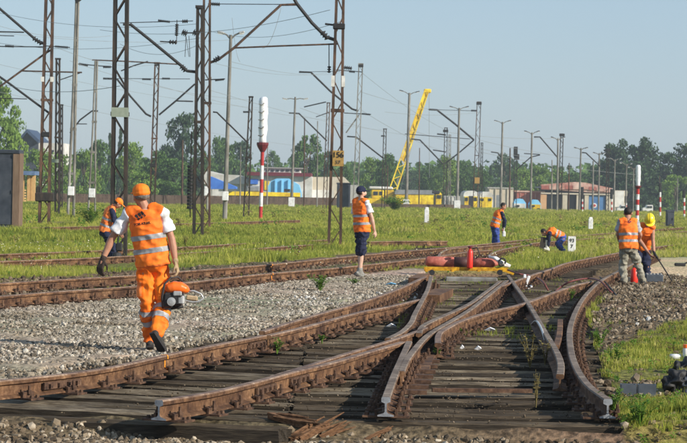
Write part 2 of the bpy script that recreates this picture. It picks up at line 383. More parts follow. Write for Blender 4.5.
# ------------------------------------------------------------------ ground
POLY_GRAVEL = [(-400, 330), (0, 302), (190, 287), (300, 279), (425, 268), (432, 280), (390, 293), (330, 309), (262, 332), (160, 356), (0, 381), (-400, 400)]
POLY_SWITCH = [(-400, 395), (0, 378), (160, 352), (262, 329), (330, 307), (425, 272), (510, 268), (540, 270), (590, 258), (660, 252), (640, 268), (618, 280), (600, 300), (588, 320), (592, 345), (604, 375), (622, 402), (612, 428), (1200, 1000), (-900, 1000)]
POLY_RGRAV = [(612, 277), (640, 274), (700, 277), (900, 285), (900, 325), (687, 318), (655, 332), (600, 352), (590, 325), (600, 300)]
POLY_SAND = [(640, 264), (662, 258), (760, 258), (900, 270), (900, 285), (687, 277), (650, 279)]
POLY_LTRACK = [(-400, 296), (0, 280), (190, 269), (350, 255), (450, 246), (440, 258), (340, 270), (190, 290), (0, 306), (-400, 330)]
POLY_RLOW = [(600, 380), (640, 378), (680, 384), (700, 395), (640, 398), (612, 396)]
def masks(x, y):
    z = gz(x, y); px, py = proj(x, y, z)
    j = (vnoise(x, y, .8, 1) - .5) * 9 * np.clip(30 / np.maximum(y, 10), .3, 1.5)
    k = (vnoise(x, y, 1.1, 2) - .5) * 9 * np.clip(30 / np.maximum(y, 10), .3, 1.5)
    a, b = px + j * 1.5, py + k * .7
    g = inpoly(a, b, POLY_GRAVEL); s = inpoly(a, b, POLY_SWITCH); r = inpoly(a, b, POLY_RGRAV); sa = inpoly(a, b, POLY_SAND); lt = inpoly(a, b, POLY_LTRACK)
    rl = inpoly(a, b, POLY_RLOW) & (vnoise(x, y, .3, 8) > .45)
    front = (y < 17.3) & (a < 620)
    return g, s, r, sa, lt, rl, front
def make_ground():
    rows = np.concatenate([np.arange(6, 15, .6), np.arange(15, 60, .17), np.geomspace(60, 420, 200), np.geomspace(430, 6000, 40)])
    u = np.linspace(-1, 1, 331); u = np.sign(u) * (np.abs(u) * .45 + .55 * np.abs(u) ** 4)
    Y, U = np.meshgrid(rows, u, indexing='ij')
    X = U * (10 + .62 * Y)
    Z = gz(X, Y)
    g, s, r, sa, lt, rl, fr = masks(X, Y)
    Z = Z + (vnoise(X, Y, .35, 3) - .5) * .05 * (Y < 60) + (vnoise(X, Y, 6, 4) - .5) * .10 * smooth(35, 60, Y)
    Z = Z - .13 * s * (Y < 55) * (Y > 17.4)
    me = bpy.data.meshes.new('ground'); nr, nc = Y.shape
    me.vertices.add(nr * nc); me.vertices.foreach_set('co', np.stack([X, Y, Z], -1).reshape(-1).astype(np.float32))
    i = (np.arange(nr - 1)[:, None] * nc + np.arange(nc - 1)[None]).reshape(-1)
    f = np.stack([i, i + 1, i + 1 + nc, i + nc], 1).reshape(-1).astype(np.int32); K = len(i)
    me.loops.add(K * 4); me.loops.foreach_set('vertex_index', f)
    me.polygons.add(K); me.polygons.foreach_set('loop_start', (np.arange(K) * 4).astype(np.int32)); me.polygons.foreach_set('loop_total', np.full(K, 4, np.int32))
    me.polygons.foreach_set('use_smooth', np.ones(K, bool))
    kind = np.zeros_like(Z)                                   # 0 grass, .33 brown, .66 grey gravel, 1 sand
    kind[(Y < 54)] = .19; kind[(vnoise(X, Y, 7, 51) * .7 + vnoise(X, Y, 1.8, 52) * .3 > .66) & (Y >= 54)] = .2; kind[lt] = .33; kind[g] = .66; kind[s] = .33; kind[r] = .40; kind[sa] = 1.; kind[fr] = .36
    a = me.attributes.new('kind', 'FLOAT', 'POINT'); a.data.foreach_set('value', kind.reshape(-1).astype(np.float32))
    me.update(calc_edges=True)
    m = bpy.data.materials.new('ground_mix'); m.use_nodes = True; nt = m.node_tree; b = nt.nodes['Principled BSDF']
    b.inputs['Roughness'].default_value = .95; b.inputs['Specular IOR Level'].default_value = .1
    geo = nt.nodes.new('ShaderNodeNewGeometry')
    at_ = nt.nodes.new('ShaderNodeAttribute'); at_.attribute_name = 'kind'
    rk = ramp(nt, [(.20, .22, .04, 0), (.17, .18, .045, .12), (.115, .085, .055, .3), (.15, .115, .08, .42), (.28, .24, .19, .62), (.31, .27, .22, .7), (.46, .38, .26, 1)])
    nt.links.new(at_.outputs['Fac'], rk.inputs[0])
    n1 = nt.nodes.new('ShaderNodeTexNoise'); n1.inputs['Scale'].default_value = 18; n1.inputs['Detail'].default_value = 6
    n2 = nt.nodes.new('ShaderNodeTexNoise'); n2.inputs['Scale'].default_value = .16; n2.inputs['Detail'].default_value = 5
    for n in (n1, n2): nt.links.new(geo.outputs['Position'], n.inputs[0])
    r1 = ramp(nt, [(.45, .45, .45, .35), (1.5, 1.5, 1.5, .65)]); nt.links.new(n1.outputs[0], r1.inputs[0])
    r2 = ramp(nt, [(.75, .9, .7, .35), (1.4, 1.15, 1.1, .65)]); nt.links.new(n2.outputs[0], r2.inputs[0])
    a1 = nt.nodes.new('ShaderNodeMix'); a1.data_type = 'RGBA'; a1.blend_type = 'MULTIPLY'; a1.inputs[0].default_value = 1
    a2 = nt.nodes.new('ShaderNodeMix'); a2.data_type = 'RGBA'; a2.blend_type = 'MULTIPLY'; a2.inputs[0].default_value = 1
    nt.links.new(rk.outputs[0], a1.inputs[6]); nt.links.new(r1.outputs[0], a1.inputs[7])
    nt.links.new(a1.outputs[2], a2.inputs[6]); nt.links.new(r2.outputs[0], a2.inputs[7]); nt.links.new(a2.outputs[2], b.inputs['Base Color'])
    bp = nt.nodes.new('ShaderNodeBump'); bp.inputs['Strength'].default_value = .8; bp.inputs['Distance'].default_value = .03
    nt.links.new(n1.outputs[0], bp.inputs['Height']); nt.links.new(bp.outputs[0], b.inputs['Normal'])
    me.materials.append(m)
    o = link('ground', me); tag(o, 'open railway ground of gravel, soil and grass', kind='structure'); return o
GROUND = make_ground()

# ------------------------------------------------------------------ stones
bm = bmesh.new(); bmesh.ops.create_icosphere(bm, subdivisions=1, radius=1)
ico_v = np.array([v.co[:] for v in bm.verts]); ico_f = np.array([[v.index for v in f.verts] for f in bm.faces]); bm.free()
stone_t = np.stack([ico_v * RNG.uniform(.62, 1.25, (12, 1)) * RNG.uniform(.6, 1.15, (1, 3)) for _ in range(40)])
def stones(name, label, m, n, xr, yr, test, size, zoff=.0, rnd=(0, 1), keep=None, powd=1.0):
    x = RNG.uniform(*xr, n); y = RNG.uniform(*yr, n)
    k = test(x, y); z = gz(x, y); px, py = proj(x, y, z)
    k &= (px > -45) & (px < 735) & (py < 475)
    x, y, z = x[k], y[k], z[k]; N = len(x)
    s = RNG.uniform(size[0], size[1], N) ** 1.0 * np.where(RNG.random(N) < .06, 1.5, 1)
    p = np.stack([x, y, z + zoff + s * RNG.uniform(-.35, .5, N)], 1)
    rn = rnd[0] + (rnd[1] - rnd[0]) * RNG.random(N) ** powd
    me = batch(name, stone_t, ico_f, m, p, rotz_tilt(N), np.repeat(s[:, None], 3, 1), rn, RNG.integers(0, 40, N))
    return tag(link(name, me), label, kind='stuff')
stones('ballast_stones', 'pale grey crushed ballast between the left track and the switch', MT['stone'], 190000, (-9, 3), (17.5, 48), lambda x, y: masks(x, y)[0] & (vnoise(x, y, .9, 41) * .7 + vnoise(x, y, .25, 42) * .3 + .25 * RNG.random(len(x)) > .36), (.009, .029), -.006, powd=1.35)
stones('ballast_stones', 'brown grey stones lying between the switch sleepers', MT['stone_brown'], 34000, (-8, 7), (17.4, 50), lambda x, y: masks(x, y)[1] & (RNG.random(len(x)) < np.where(y < 30, .85, .6)), (.02, .04), -.115, powd=1.5)
stones('ballast_stones', 'larger stones along the foot of the front sleepers', MT['stone_brown'], 30000, (-4, 3.4), (14.6, 17.25), lambda x, y: proj(x, y, gz(x, y))[0] < 640, (.012, .036), 0.0, rnd=(.0, 1.), powd=1.35)
stones('ballast_stones', 'rusty brown stones of the left track bed', MT['stone_brown'], 22000, (-12, 4), (28, 56), lambda x, y: masks(x, y)[4] & (vnoise(x, y, 1.5, 12) > .25), (.025, .05), .0, rnd=(0, .8))
stones('ballast_stones', 'heaped gravel and rubble to the right of the switch', MT['stone_brown'], 60000, (2.2, 12), (18, 52), lambda x, y: (masks(x, y)[2] | masks(x, y)[5]) & (vnoise(x, y, .5, 33) > .25), (.012, .042), .0, rnd=(.05, .95), powd=1.3)
def chalk(x, y):
    px, py = proj(x, y, gz(x, y))
    return (np.hypot((px - 397) / 22, (py - 296) / 7) < 1) | (np.hypot((px - 312) / 25, (py - 299) / 5) < .8) | (np.hypot((px - 635) / 28, (py - 321) / 4.5) < 1) | (np.hypot((px - 180) / 28, (py - 340) / 6) < .5)
stones('rubble', 'chalky white rubble scattered on the gravel', MT['chalk'], 16000, (-3, 6), (20, 46), lambda x, y: chalk(x, y) & (RNG.random(len(x)) < .3), (.010, .032), .004)

# ------------------------------------------------------------------ rails, sleepers, fastenings
prof = [(-.0625, 0), (-.0625, .011), (-.016, .026), (-.0075, .038), (-.0075, .100), (-.035, .112), (-.035, .138), (-.028, .149),
        (.028, .149), (.035, .138), (.035, .112), (.0075, .100), (.0075, .038), (.016, .026), (.0625, .011), (.0625, 0)]
RB = .03
def rail_mesh(path, top=1, wscale=1.0, foot=True):
    v = []; f = []; mi = []; P = prof if foot else [(x, z) for x, z in prof if z > .03]
    n = len(P); k = len(path)
    for i, p in enumerate(path):
        d = path[min(i + 1, k - 1)] - path[max(i - 1, 0)]; d.z = 0; d.normalize(); s = Vector((d.y, -d.x, 0))
        for (a, h) in P: v.append(p + s * a * wscale + Vector((0, 0, h)))
    for i in range(k - 1):
        for j in range(n):
            f.append((i * n + j, i * n + (j + 1) % n, (i + 1) * n + (j + 1) % n, (i + 1) * n + j))
            hh = (P[j][1] + P[(j + 1) % n][1]) / 2
            mi.append(1 if hh > .142 else 0)
    f.append(tuple(range(n))[::-1]); mi.append(2); f.append(tuple((k - 1) * n + j for j in range(n))); mi.append(0)
    me = bpy.data.meshes.new('rail'); me.from_pydata(v, [], f)
    return me, mi
def fastening_mesh():
    b = MB()
    b.box((0, 0, -.008), (.36, .16, .016))
    for s in (-1, 1):
        b.box((s * .078, 0, .022), (.018, .14, .045))
        b.box((s * .062, 0, .034), (.055, .075, .02), Matrix.Rotation(s * .25, 3, 'Y'))
        b.lathe((s * .094, 0, .03), [(.022, 0), (.022, .03)], 6); b.lathe((s * .094, 0, .06), [(.012, 0), (.012, .035)], 6)
        b.lathe((s * .15, .035, 0), [(.02, 0), (.016, .022)], 6); b.lathe((s * .15, -.035, 0), [(.02, 0), (.016, .022)], 6)
    return b.mesh('rail_fastening', MT['fasten'])
FAST = fastening_mesh()
RAILW = {}
def rail(key, px, label, top='rail_top', group=None, cut=False, clips=.6, lift=0., wscale=1., clipbox=None, step=.35, clipmin=0, clipmax=1e9):
    pts = [flatpt(x, y, RB + .149 + lift) for x, y in px]
    base = pts[0].copy(); base.z -= .149
    path = catmull([p - Vector((0, 0, .149)) for p in pts], step)
    RAILW[key] = path
    rel = [p - base for p in path]
    me, mi = rail_mesh(rel, wscale=wscale)
    for m in (MT['rail_side'], MT[top], MT['cut_steel'] if cut else MT['rail_side']): me.materials.append(m)
    me.polygons.foreach_set('material_index', mi); me.update()
    o = link('rail', me, None, base); tag(o, label, 'rail', group)
    if clips:
        acc = .15; L = 0
        for a, b in zip(path[:-1], path[1:]):
            seg = (b - a); l = seg.length
            while acc <= l:
                p = a + seg * (acc / l); dist = L + acc
                if clipmin <= dist <= clipmax:
                    c = bpy.data.objects.new('rail_clip', FAST); C.objects.link(c)
                    c.location = p - base; c.rotation_euler = (0, 0, math.atan2(-seg.x, seg.y)); c.parent = o
                acc += clips
            acc -= l; L += l
    return o
RAILS = [
 ('R1', [(-40, 384), (0, 380), (60, 374), (114, 366), (164, 355), (200, 347.5), (264, 335)], 'long rusty rail along the gravel edge with an orange paint stripe', dict(step=.3)),
 ('R1b', [(268, 335), (290, 330), (314, 324), (359, 312), (390, 306), (420, 299)], 'rail running on from the joint beside the green tuft to the crossing nose', dict()),
 ('R2', [(262, 331), (290, 322), (324, 312), (360, 302), (397, 289), (425, 276.5)], 'rusty rail on the gravel side, rearmost of the left switch rails', dict()),
 ('R3', [(388, 338), (402, 331), (411, 322), (415, 313), (422, 300), (428, 288), (431, 276)], 'greyish wing rail bent like a hook ahead of the gas trolley', dict(top='rail_grey', clips=.6)),
 ('R4b', [(159, 400), (209, 392), (252, 382), (297, 370), (330, 362.5), (359, 354), (403, 341.5)], 'rail with a cut bright end standing on the sleepers at lower left', dict(cut=True, step=.3, clips=.55)),
 ('R4a', [(272, 376), (310, 364.5), (350, 352), (389, 340.5), (418, 330.5), (426, 327)], 'switch blade lying against the far side of the cut rail', dict(clips=0, wscale=.8)),
 ('R5', [(419, 333), (422, 326), (433, 320), (449, 313), (470, 303), (484, 293), (500, 281)], 'left of two worn rails running side by side to the gas trolley', dict(top='rail_grey')),
 ('R7', [(401, 371), (406, 360), (415, 348), (425, 337), (436, 329), (452, 320), (470, 309), (488, 295), (507, 280)], 'right of two worn rails running side by side to the gas trolley', dict(top='rail_grey')),
 ('R6', [(386, 397), (390, 386), (395, 373), (402, 357), (409, 341)], 'short grey rail with a cut bright end at the bottom centre', dict(top='rail_grey', cut=True, clips=.5)),
 ('R8', [(438, 343), (438, 336), (441, 331), (449, 326.5), (462, 320), (491, 311), (524, 303), (554, 292), (575, 285), (592, 281)], 'brown rail with a bent blunt start crossing the middle of the switch', dict()),
 ('R9', [(560, 374), (561, 366), (559.5, 358), (555, 348), (546, 333), (531, 307), (519, 290), (508, 275)], 'slim grey rail falling diagonally from the trolley across the switch', dict(top='rail_grey', clips=0)),
 ('R10', [(608, 399), (598, 392), (588, 384), (577, 368), (571, 350), (570, 328), (577, 308), (587, 293), (600, 281), (616, 272), (634, 263), (655, 254)], 'outer curved grey rail with a cut bright end at lower right', dict(top='rail_grey', cut=True)),
 ('R11', [(556, 345), (559, 335), (560, 325), (560, 319)], 'short check rail stub inside the right curve', dict(top='rail_side', clips=0)),
 ('R12', [(500, 286), (520, 279), (534, 274), (550, 269), (566, 263), (590, 258), (616, 253), (640, 249), (700, 241)], 'overgrown rail leading away past the bending workers', dict()),
 ('R13', [(-50, 300), (0, 296), (47, 292), (135, 286), (189, 282), (260, 274), (342, 267), (424, 258), (470, 251.5), (492, 250)], 'near rail of the left track passing behind the walking worker', dict()),
 ('R14', [(-50, 286), (0, 283), (47, 280), (135, 275), (183, 271), (271, 264), (350, 256), (400, 251.5), (441, 248), (494, 243), (545, 238), (700, 226)], 'far rail of the left track passing behind the walking worker', dict()),
 ('R15', [(438, 257), (441, 252.5), (448, 249), (462, 247.5), (480, 246.5), (520, 243)], 'short curved rail behind the gas cylinder', dict(clips=0)),
 ('R13b', [(488, 256), (493, 252.5), (500, 250), (508, 248), (530, 244.5), (555, 241), (700, 230)], 'rail curving away past the worker in blue trousers', dict(clips=.6)),
 ('R16', [(368, 241.5), (400, 241), (447, 241)], 'short raised rail on sleeper stubs behind the worker in shorts', dict(lift=.05)),
 ('R17', [(-50, 256), (0, 254), (82, 251), (180, 247), (257, 242.5), (330, 239.5)], 'far overgrown rail beyond the left track, rear one of the pair', dict(clips=.6)),
 ('R18', [(-50, 263), (0, 261), (82, 258), (198, 252), (260, 248), (330, 243)], 'far overgrown rail beyond the left track, front one of the pair', dict(clips=.6)),
 ('R19', [(20, 227.5), (100, 226), (230, 222), (300, 220)], 'distant rusty rail across the grass by the lattice masts', dict(clips=0)),
]
for key, px, lab, kw in RAILS: RO = rail(key, px, lab, **kw)
# paint marks and joint plates
def wpt(key, px):                          # path point of a rail nearest to image column px
    return min(RAILW[key], key=lambda p: abs(proj(p.x, p.y, p.z)[0] - px))
def near_dir(key, p):
    P = RAILW[key]; i = min(range(len(P)), key=lambda i: (P[i] - p).length); a = P[max(0, i - 1)]; b = P[min(len(P) - 1, i + 1)]; return (b - a).normalized()
def robj(key): return next(o for o in C.objects if o.get('label') == [r for r in RAILS if r[0] == key][0][2])
def rail_addons():
    for key, px, kind in [('R1', 166, 'mark'), ('R13', 271, 'mark'), ('R14', 268, 'mark'), ('R1', 258, 'joint'), ('R1', 60, 'joint'), ('R13', 136, 'joint'), ('R14', 46, 'joint'), ('R14', 273, 'joint'), ('R13', 345, 'joint'), ('R4b', 262, 'joint'), ('R4b', 300, 'joint')]:
        p = wpt(key, px); d = near_dir(key, p); d.z = 0; d.normalize(); s = Vector((d.y, -d.x, 0)); o = robj(key)
        q = Matrix((d, -s, Vector((0, 0, 1)))).transposed()
        b = MB()
        if kind == 'mark':
            prof2 = [(x * 1.05 + (.002 if x > 0 else -.002), z + .002) for x, z in prof[7:]]
            pts = [p + s * x + Vector((0, 0, z)) for x, z in prof2]
            v = [a + d * k for a in pts for k in (-.012, .016)]; n = len(pts)
            b.add(v, [(2 * i, 2 * i + 1, 2 * i + 3, 2 * i + 2) for i in range(n - 1)])
            b.build('paint_stripe', MT['orange_mark'], o)
        else:
            for sg in (-1, 1):
                b.box(p + s * sg * .024 + Vector((0, 0, .068)), (.55, .02, .058), q)
                for k in (-.2, -.07, .07, .2): b.box(p + s * sg * .043 + d * k + Vector((0, 0, .068)), (.03, .026, .03), q)
            b.build('fishplate', MT['fasten'], o)
rail_addons()
# frog castings of the crossings
def block(px0, px1, w, h, label):
    a = flatpt(*px0, .02); b_ = flatpt(*px1, .02); b = MB(); b.bar(Vector((0, 0, h / 2)), b_ - a + Vector((0, 0, h / 2)), w, h)
    o = b.build('crossing_casting', MT['rail_side'], None, loc=a); tag(o, label, 'iron casting')
block((430, 303), (444, 296), .30, .125, 'brown block casting right of the hooked wing rail')
block((414, 285), (424, 280), .22, .13, 'brown block casting at the end of the rearmost left rail')
block((410, 372), (428, 336), .36, .035, 'ribbed iron plate between the paired rails at the crossing')

def sleeper_mesh(L, wd=.245, ht=.17, seed=0):
    rs = random.Random(seed); n = 9
    xs = [-wd / 2 + wd * i / (n - 1) for i in range(n)]
    gro = [0] * n
    for i in range(1, n - 1):
        gro[i] = -rs.choice([0, 0, .008, .018, .03]); 
    gro[0] = gro[-1] = -.012 - rs.random() * .015
    st = max(3, int(L / .3)); v = []; f = []
    for k in range(st + 1):
        t = -L / 2 + L * k / st
        for i, x in enumerate(xs):
            v.append((t + (rs.uniform(-.03, .03) if k in (0, st) else 0), x + rs.uniform(-.006, .006), gro[i] * rs.uniform(.4, 1.3) + rs.uniform(-.003, .003)))
        v.append((t, wd / 2, -ht)); v.append((t, -wd / 2, -ht))
    m = n + 2
    for k in range(st):
        for i in range(m): f.append((k * m + i, k * m + (i + 1) % m, (k + 1) * m + (i + 1) % m, (k + 1) * m + i))
    f.append(tuple(range(m))); f.append(tuple(st * m + i for i in range(m))[::-1])
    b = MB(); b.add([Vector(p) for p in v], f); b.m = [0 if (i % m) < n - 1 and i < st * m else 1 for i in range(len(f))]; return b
bed = MB(); bed.box((0, 0, 0), (7.5, 30, .04))
TB = empty('track_bed', (0, 17, -.2), None, None); tag(TB, 'weathered timber sleepers under the rails', kind='structure')
BED2 = empty('track_bed', (-4, 35, -.2), None, None); tag(BED2, 'timber sleepers of the left track', kind='structure')
def sleeper(cx, cy, L, ang, z=0., m='wood', parent=None, wd=.245, seed=None):
    b = sleeper_mesh(L, wd, seed=random.randint(0, 9999) if seed is None else seed)
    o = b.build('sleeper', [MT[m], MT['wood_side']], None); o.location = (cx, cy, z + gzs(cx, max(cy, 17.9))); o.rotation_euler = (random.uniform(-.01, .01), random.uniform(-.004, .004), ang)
    setp(o, parent or TB)
# left set: perpendicular to a heading of 14.5 degrees, ending at x = -.38
hd = R(14.5); uu = Vector((math.sin(hd), math.cos(hd), 0)); vv = Vector((math.cos(hd), -math.sin(hd), 0))
for k in range(26):
    o = Vector((-1.9, 17.35, 0)) + uu * (k * .58)
    left = -1.75; 
    right = (-.40 + .0 * (o.y - 17) - o.x) / vv.x
    if right - left < .5: continue
    c = o + vv * (left + right) / 2
    sleeper(c.x, c.y, right - left, -hd, random.uniform(-.03, .0), random.choice(['wood', 'wood_dark', 'wood']) if k else 'wood_dark')
for k in range(60):
    d = 17.62 + k * .58
    if d > 47: break
    l = -.37 if d < 25 else -.37 + (d - 25) * .075
    if d < 25: l = -.37
    r = float(np.interp(d, [17, 17.8, 23.75, 36.7, 46.6], [2.2, 2.25, 2.95, 4.6, 6.1]))
    ang = R(1.5) if d < 23 else R(-4)
    c = ((l + r) / 2, d + .03 * (l + r) / 2)
    sleeper(c[0], c[1] + .0, r - l, ang, random.uniform(-.03, .0), random.choice(['wood', 'wood_dark', 'wood']) if k else 'wood_dark', wd=random.uniform(.23, .27))
# left double track and its extension
P13, P14 = RAILW['R13'], RAILW['R14']
def between(pa, pb, spacing, over=.55, y0=0, y1=999, par=BED2, lift=0.0, m='wood_dark'):
    acc = 0
    for a, b in zip(pa[:-1], pa[1:]):
        l = (b - a).length; d = (b - a).normalized()
        while acc <= l:
            p = a + d * acc; acc += spacing
            if not (y0 < p.y < y1): continue
            q = min(pb, key=lambda t: abs((t - p).dot(d)) ); c = (p + q) / 2; s = (q - p); s.z = 0; L = min(s.length + 2 * over, 3.6)
            sleeper(c.x, c.y, L, math.atan2(s.y, s.x), lift, m, par)
        acc -= l
between(P13, P14, .62)
between(RAILW['R12'], [p + Vector((-.25, 1.6, 0)) for p in RAILW['R12']], .7, y0=40, y1=75)
between(RAILW['R16'], [p + Vector((0, -1.3, 0)) for p in RAILW['R16']], .8, over=.2, lift=.03)
between(RAILW['R18'], RAILW['R17'], 1.1, over=.3, lift=.0)
# rusty tie bar across the right hand sleepers
b = MB(); a0 = flatpt(432, 391, .03); a1 = flatpt(532, 392, .03); b.box((a1 - a0) / 2 + Vector((0, 0, .01)), ((a1 - a0).length, .05, .035), Matrix.Rotation(math.atan2((a1 - a0).y, (a1 - a0).x), 3, 'Z'))
tag(b.build('tie_bar', MT['fasten'], None, loc=a0), 'rusty steel tie bar lying across the sleepers between cut rails', 'steel bar')
# slide plates in the crossing
g0 = flatpt(413, 392, .02); sp = empty('slide_plates', g0, 'row of rusty slide plates beside the short cut rail', 'iron plates')
for i in range(9):
    p = flatpt(409 + i * 2.6, 394 - i * 5.2, .02); q = MB(); q.box((0, 0, .02), (.30, .12, .035)); q.box((-.12, 0, .05), (.04, .1, .05)); q.build('plate', MT['fasten'], sp, loc=p - g0)
    sp.children
for ch in [o for o in C.objects if o.parent == sp]: ch.matrix_parent_inverse = Matrix()
# ------------------------------------------------------------------ grass
def blade_templates(T=24, nb=6):
    tv = []; tf = []
    for t in range(T):
        v = []
        for i in range(nb):
            a = RNG.uniform(0, 6.283); r = RNG.uniform(0, .35); b = RNG.uniform(0, 6.283); l = RNG.uniform(.15, .55); h = RNG.uniform(.5, 1.05); w_ = .055
            x, y = r * math.cos(a), r * math.sin(a)
            wx, wy = math.cos(b) * w_, math.sin(b) * w_
            lx, ly = math.cos(a) * l * h, math.sin(a) * l * h
            v += [(x - wx, y - wy, -.05), (x + wx, y + wy, -.05), (x + lx * .35 + wx * .7, y + ly * .35 + wy * .7, h * .6), (x + lx * .35 - wx * .7, y + ly * .35 - wy * .7, h * .6), (x + lx, y + ly, h), (x + lx, y + ly, h)]
        tv.append(v)
    f = []
    for i in range(nb): f += [(6 * i, 6 * i + 1, 6 * i + 2, 6 * i + 3), (6 * i + 3, 6 * i + 2, 6 * i + 4, 6 * i + 5)]
    return np.array(tv), np.array(f)
BT, BF = blade_templates()
def grass(name, label, n, y0, y1, hfun, test, rnd, m=None, wmul=1.0, xlim=None):
    t = RNG.random(n); y = y0 * (y1 / y0) ** t
    px = RNG.uniform(-90, 780, n) if xlim is None else RNG.uniform(xlim[0], xlim[1], n)
    x = (px - CX) / F * y
    k = test(x, y); x, y, px = x[k], y[k], px[k]; N = len(x)
    h = hfun(x, y, px) * RNG.uniform(.6, 1.25, N)
    w_ = h * wmul * np.clip(y / 60, .8, 2.5)
    me = batch(name, BT, BF, m or MT['grass'], np.stack([x, y, gz(x, y)], 1), rotz_tilt(N, .12), np.stack([w_, w_, h], 1), rnd(x, y, N), RNG.integers(0, len(BT), N))
    return tag(link(name, me), label, kind='stuff')
def t_grass(x, y):
    g, s, r, sa, lt, rl, fr = masks(x, y); return ~(g | s | r | sa | lt | rl | fr)
def keep_off_tracks(x, y):
    return t_grass(x, y)
FEET = [(497, 247, 9, 5), (560, 251, 17, 5), (628, 283, 25, 6), (571, 251, 7, 4), (426, 223, 6, 3), (590, 229, 6, 3), (455, 262, 60, 9), (638, 391, 26, 9), (115, 262, 12, 5), (407, 241, 45, 4), (361, 275, 12, 6), (670, 226, 8, 3)]
def lowmul(px, py):
    m = np.ones(px.shape)
    for a, b, c, d in FEET: m = np.minimum(m, .22 + .78 * np.clip(np.hypot((px - a) / c, (py - b) / d) - .6, 0, 1))
    return m
def hh(base, var, s, sd):
    def f(x, y, px):
        _, py = proj(x, y, gz(x, y)); v = vnoise(x, y, s, sd) * .6 + vnoise(x, y, s * .3, sd + 1) * .4
        return (base + var * v ** 1.6) * lowmul(px, py)
    return f
def rn(lo, hi, s, sp):
    return lambda x, y, N: np.clip(lo + (hi - lo) * (vnoise(x, y, s, 6) * .6 + vnoise(x, y, s * .25, 16) * .4) + RNG.uniform(-sp, sp, N) + .30 * (RNG.random(N) < .16) - .35 * (RNG.random(N) < .10), 0, 1)
grass('grass', 'rough yellow green grass of the open field behind the tracks', 175000, 52, 330, hh(.04, .38, 5, 5), lambda x, y: t_grass(x, y) & ~((vnoise(x, y, 7, 51) * .7 + vnoise(x, y, 1.8, 52) * .3 > .66) & (RNG.random(len(x)) < .7)), lambda x, y, N: rn(.26, 1.0, 7, .2)(x, y, N) + .16 * smooth(-100, 300, (x / y * F)) - .08, wmul=.75)
grass('grass', 'short grass and weeds between the left track and the far rails', 80000, 30, 56, hh(.03, .17, 2.2, 7), lambda x, y: t_grass(x, y) & (vnoise(x, y, 1.3, 21) > .16), rn(.15, .90, 2.2, .22), wmul=.7)
grass('grass', 'sunny green weeds at the lower right edge of the tracks', 80000, 13.5, 52, hh(.008, .14, .4, 9), lambda x, y: t_grass(x, y) & (x > 1.5) & (vnoise(x, y, .4, 4) * .6 + vnoise(x, y, .12, 5) * .4 > .46), rn(.22, .95, .5, .22), xlim=(560, 760), wmul=.8)
grass('grass', 'sparse grass sprouting in the left track bed', 8000, 28, 56, hh(.03, .09, 1.5, 7), lambda x, y: masks(x, y)[4] & (vnoise(x, y, 1.5, 12) < .42), rn(.2, .6, 1, .2), wmul=.7)
grass('grass', 'thin grass sprouting between the rails of the switch', 6000, 27, 50, hh(.02, .07, 1.0, 7), lambda x, y: masks(x, y)[1] & (vnoise(x, y, .9, 14) > .66), rn(.2, .6, 1, .2), xlim=(400, 640), wmul=.7)
grass('grass', 'grass tufts on the rubble heap', 3500, 18, 50, hh(.02, .09, 1.0, 7), lambda x, y: masks(x, y)[2] & (vnoise(x, y, .9, 15) > .6), rn(.2, .8, 1, .2), xlim=(580, 740), wmul=.7)
def broad(n, y0, y1, label, h0, h1, test, xlim=(-90, 780), thr=.55, m='weed', sc=2.):
    """clumps of broad leaved weeds, each clump a spray of leaves"""
    y = y0 * (y1 / y0) ** RNG.random(n); x = (RNG.uniform(*xlim, n) - CX) / F * y; k = test(x, y) & (vnoise(x, y, sc, 61) > thr); x, y = x[k], y[k]; N = len(x); K = 26
    h = RNG.uniform(h0, h1, N) * np.clip(y / 60, .7, 2); idx = np.repeat(np.arange(N), K); M_ = N * K
    a = RNG.uniform(0, 6.283, M_); rr = RNG.uniform(0, .6, M_) * h[idx]; z = RNG.uniform(.1, 1, M_) ** .8 * h[idx]
    _, py = proj(x, y, gz(x, y)); px, _ = proj(x, y, gz(x, y)); z = z * lowmul(px, py)[idx]
    p = np.stack([x[idx] + rr * np.cos(a), y[idx] + rr * np.sin(a), gz(x, y)[idx] + z], 1); q = np.array([[[-1, 0, 0], [0, -.42, .15], [1, 0, 0], [0, .42, .15]]], float)
    me = batch('weeds', q, np.array([[0, 1, 2, 3]]), MT[m], p, rotz_tilt(M_, 1.), np.repeat((h[idx] * RNG.uniform(.10, .24, M_))[:, None], 3, 1), np.clip(RNG.random(N)[idx] * .7 + RNG.random(M_) * .3, 0, 1), np.zeros(M_, int))
    tag(link('weeds', me), label, kind='stuff')
broad(420, 56, 260, 'broad leaved weed clumps in the far field', .10, .26, t_grass, thr=.5)
broad(450, 56, 160, 'dry brown weed clumps in the far field', .10, .28, t_grass, m='weed_b', thr=.6, sc=3.)
broad(1000, 30, 56, 'weed clumps along the left track', .05, .16, t_grass, thr=.5)
broad(900, 15, 50, 'broad leaved weeds in the lower right', .04, .14, lambda x, y: t_grass(x, y) & (x > 1.5), xlim=(580, 760), thr=.35, sc=.6)
broad(600, 15, 50, 'dry weeds in the lower right', .04, .16, lambda x, y: t_grass(x, y) & (x > 1.5), xlim=(580, 760), thr=.45, sc=.5, m='weed_b')
stones('ballast_stones', 'small stones showing through the grass at lower right', MT['stone_brown'], 14000, (1.8, 7), (14.5, 45), lambda x, y: t_grass(x, y) & (vnoise(x, y, .4, 4) * .6 + vnoise(x, y, .12, 5) * .4 < .52), (.010, .03), .0, powd=1.3)
stones('debris', 'wood chips and grit lying over the switch sleepers', MT['stone_brown'], 16000, (-5, 6), (17.5, 42), lambda x, y: masks(x, y)[1] & (vnoise(x, y, .5, 44) > .4), (.003, .010), -.008, rnd=(0, .7), powd=1.5)
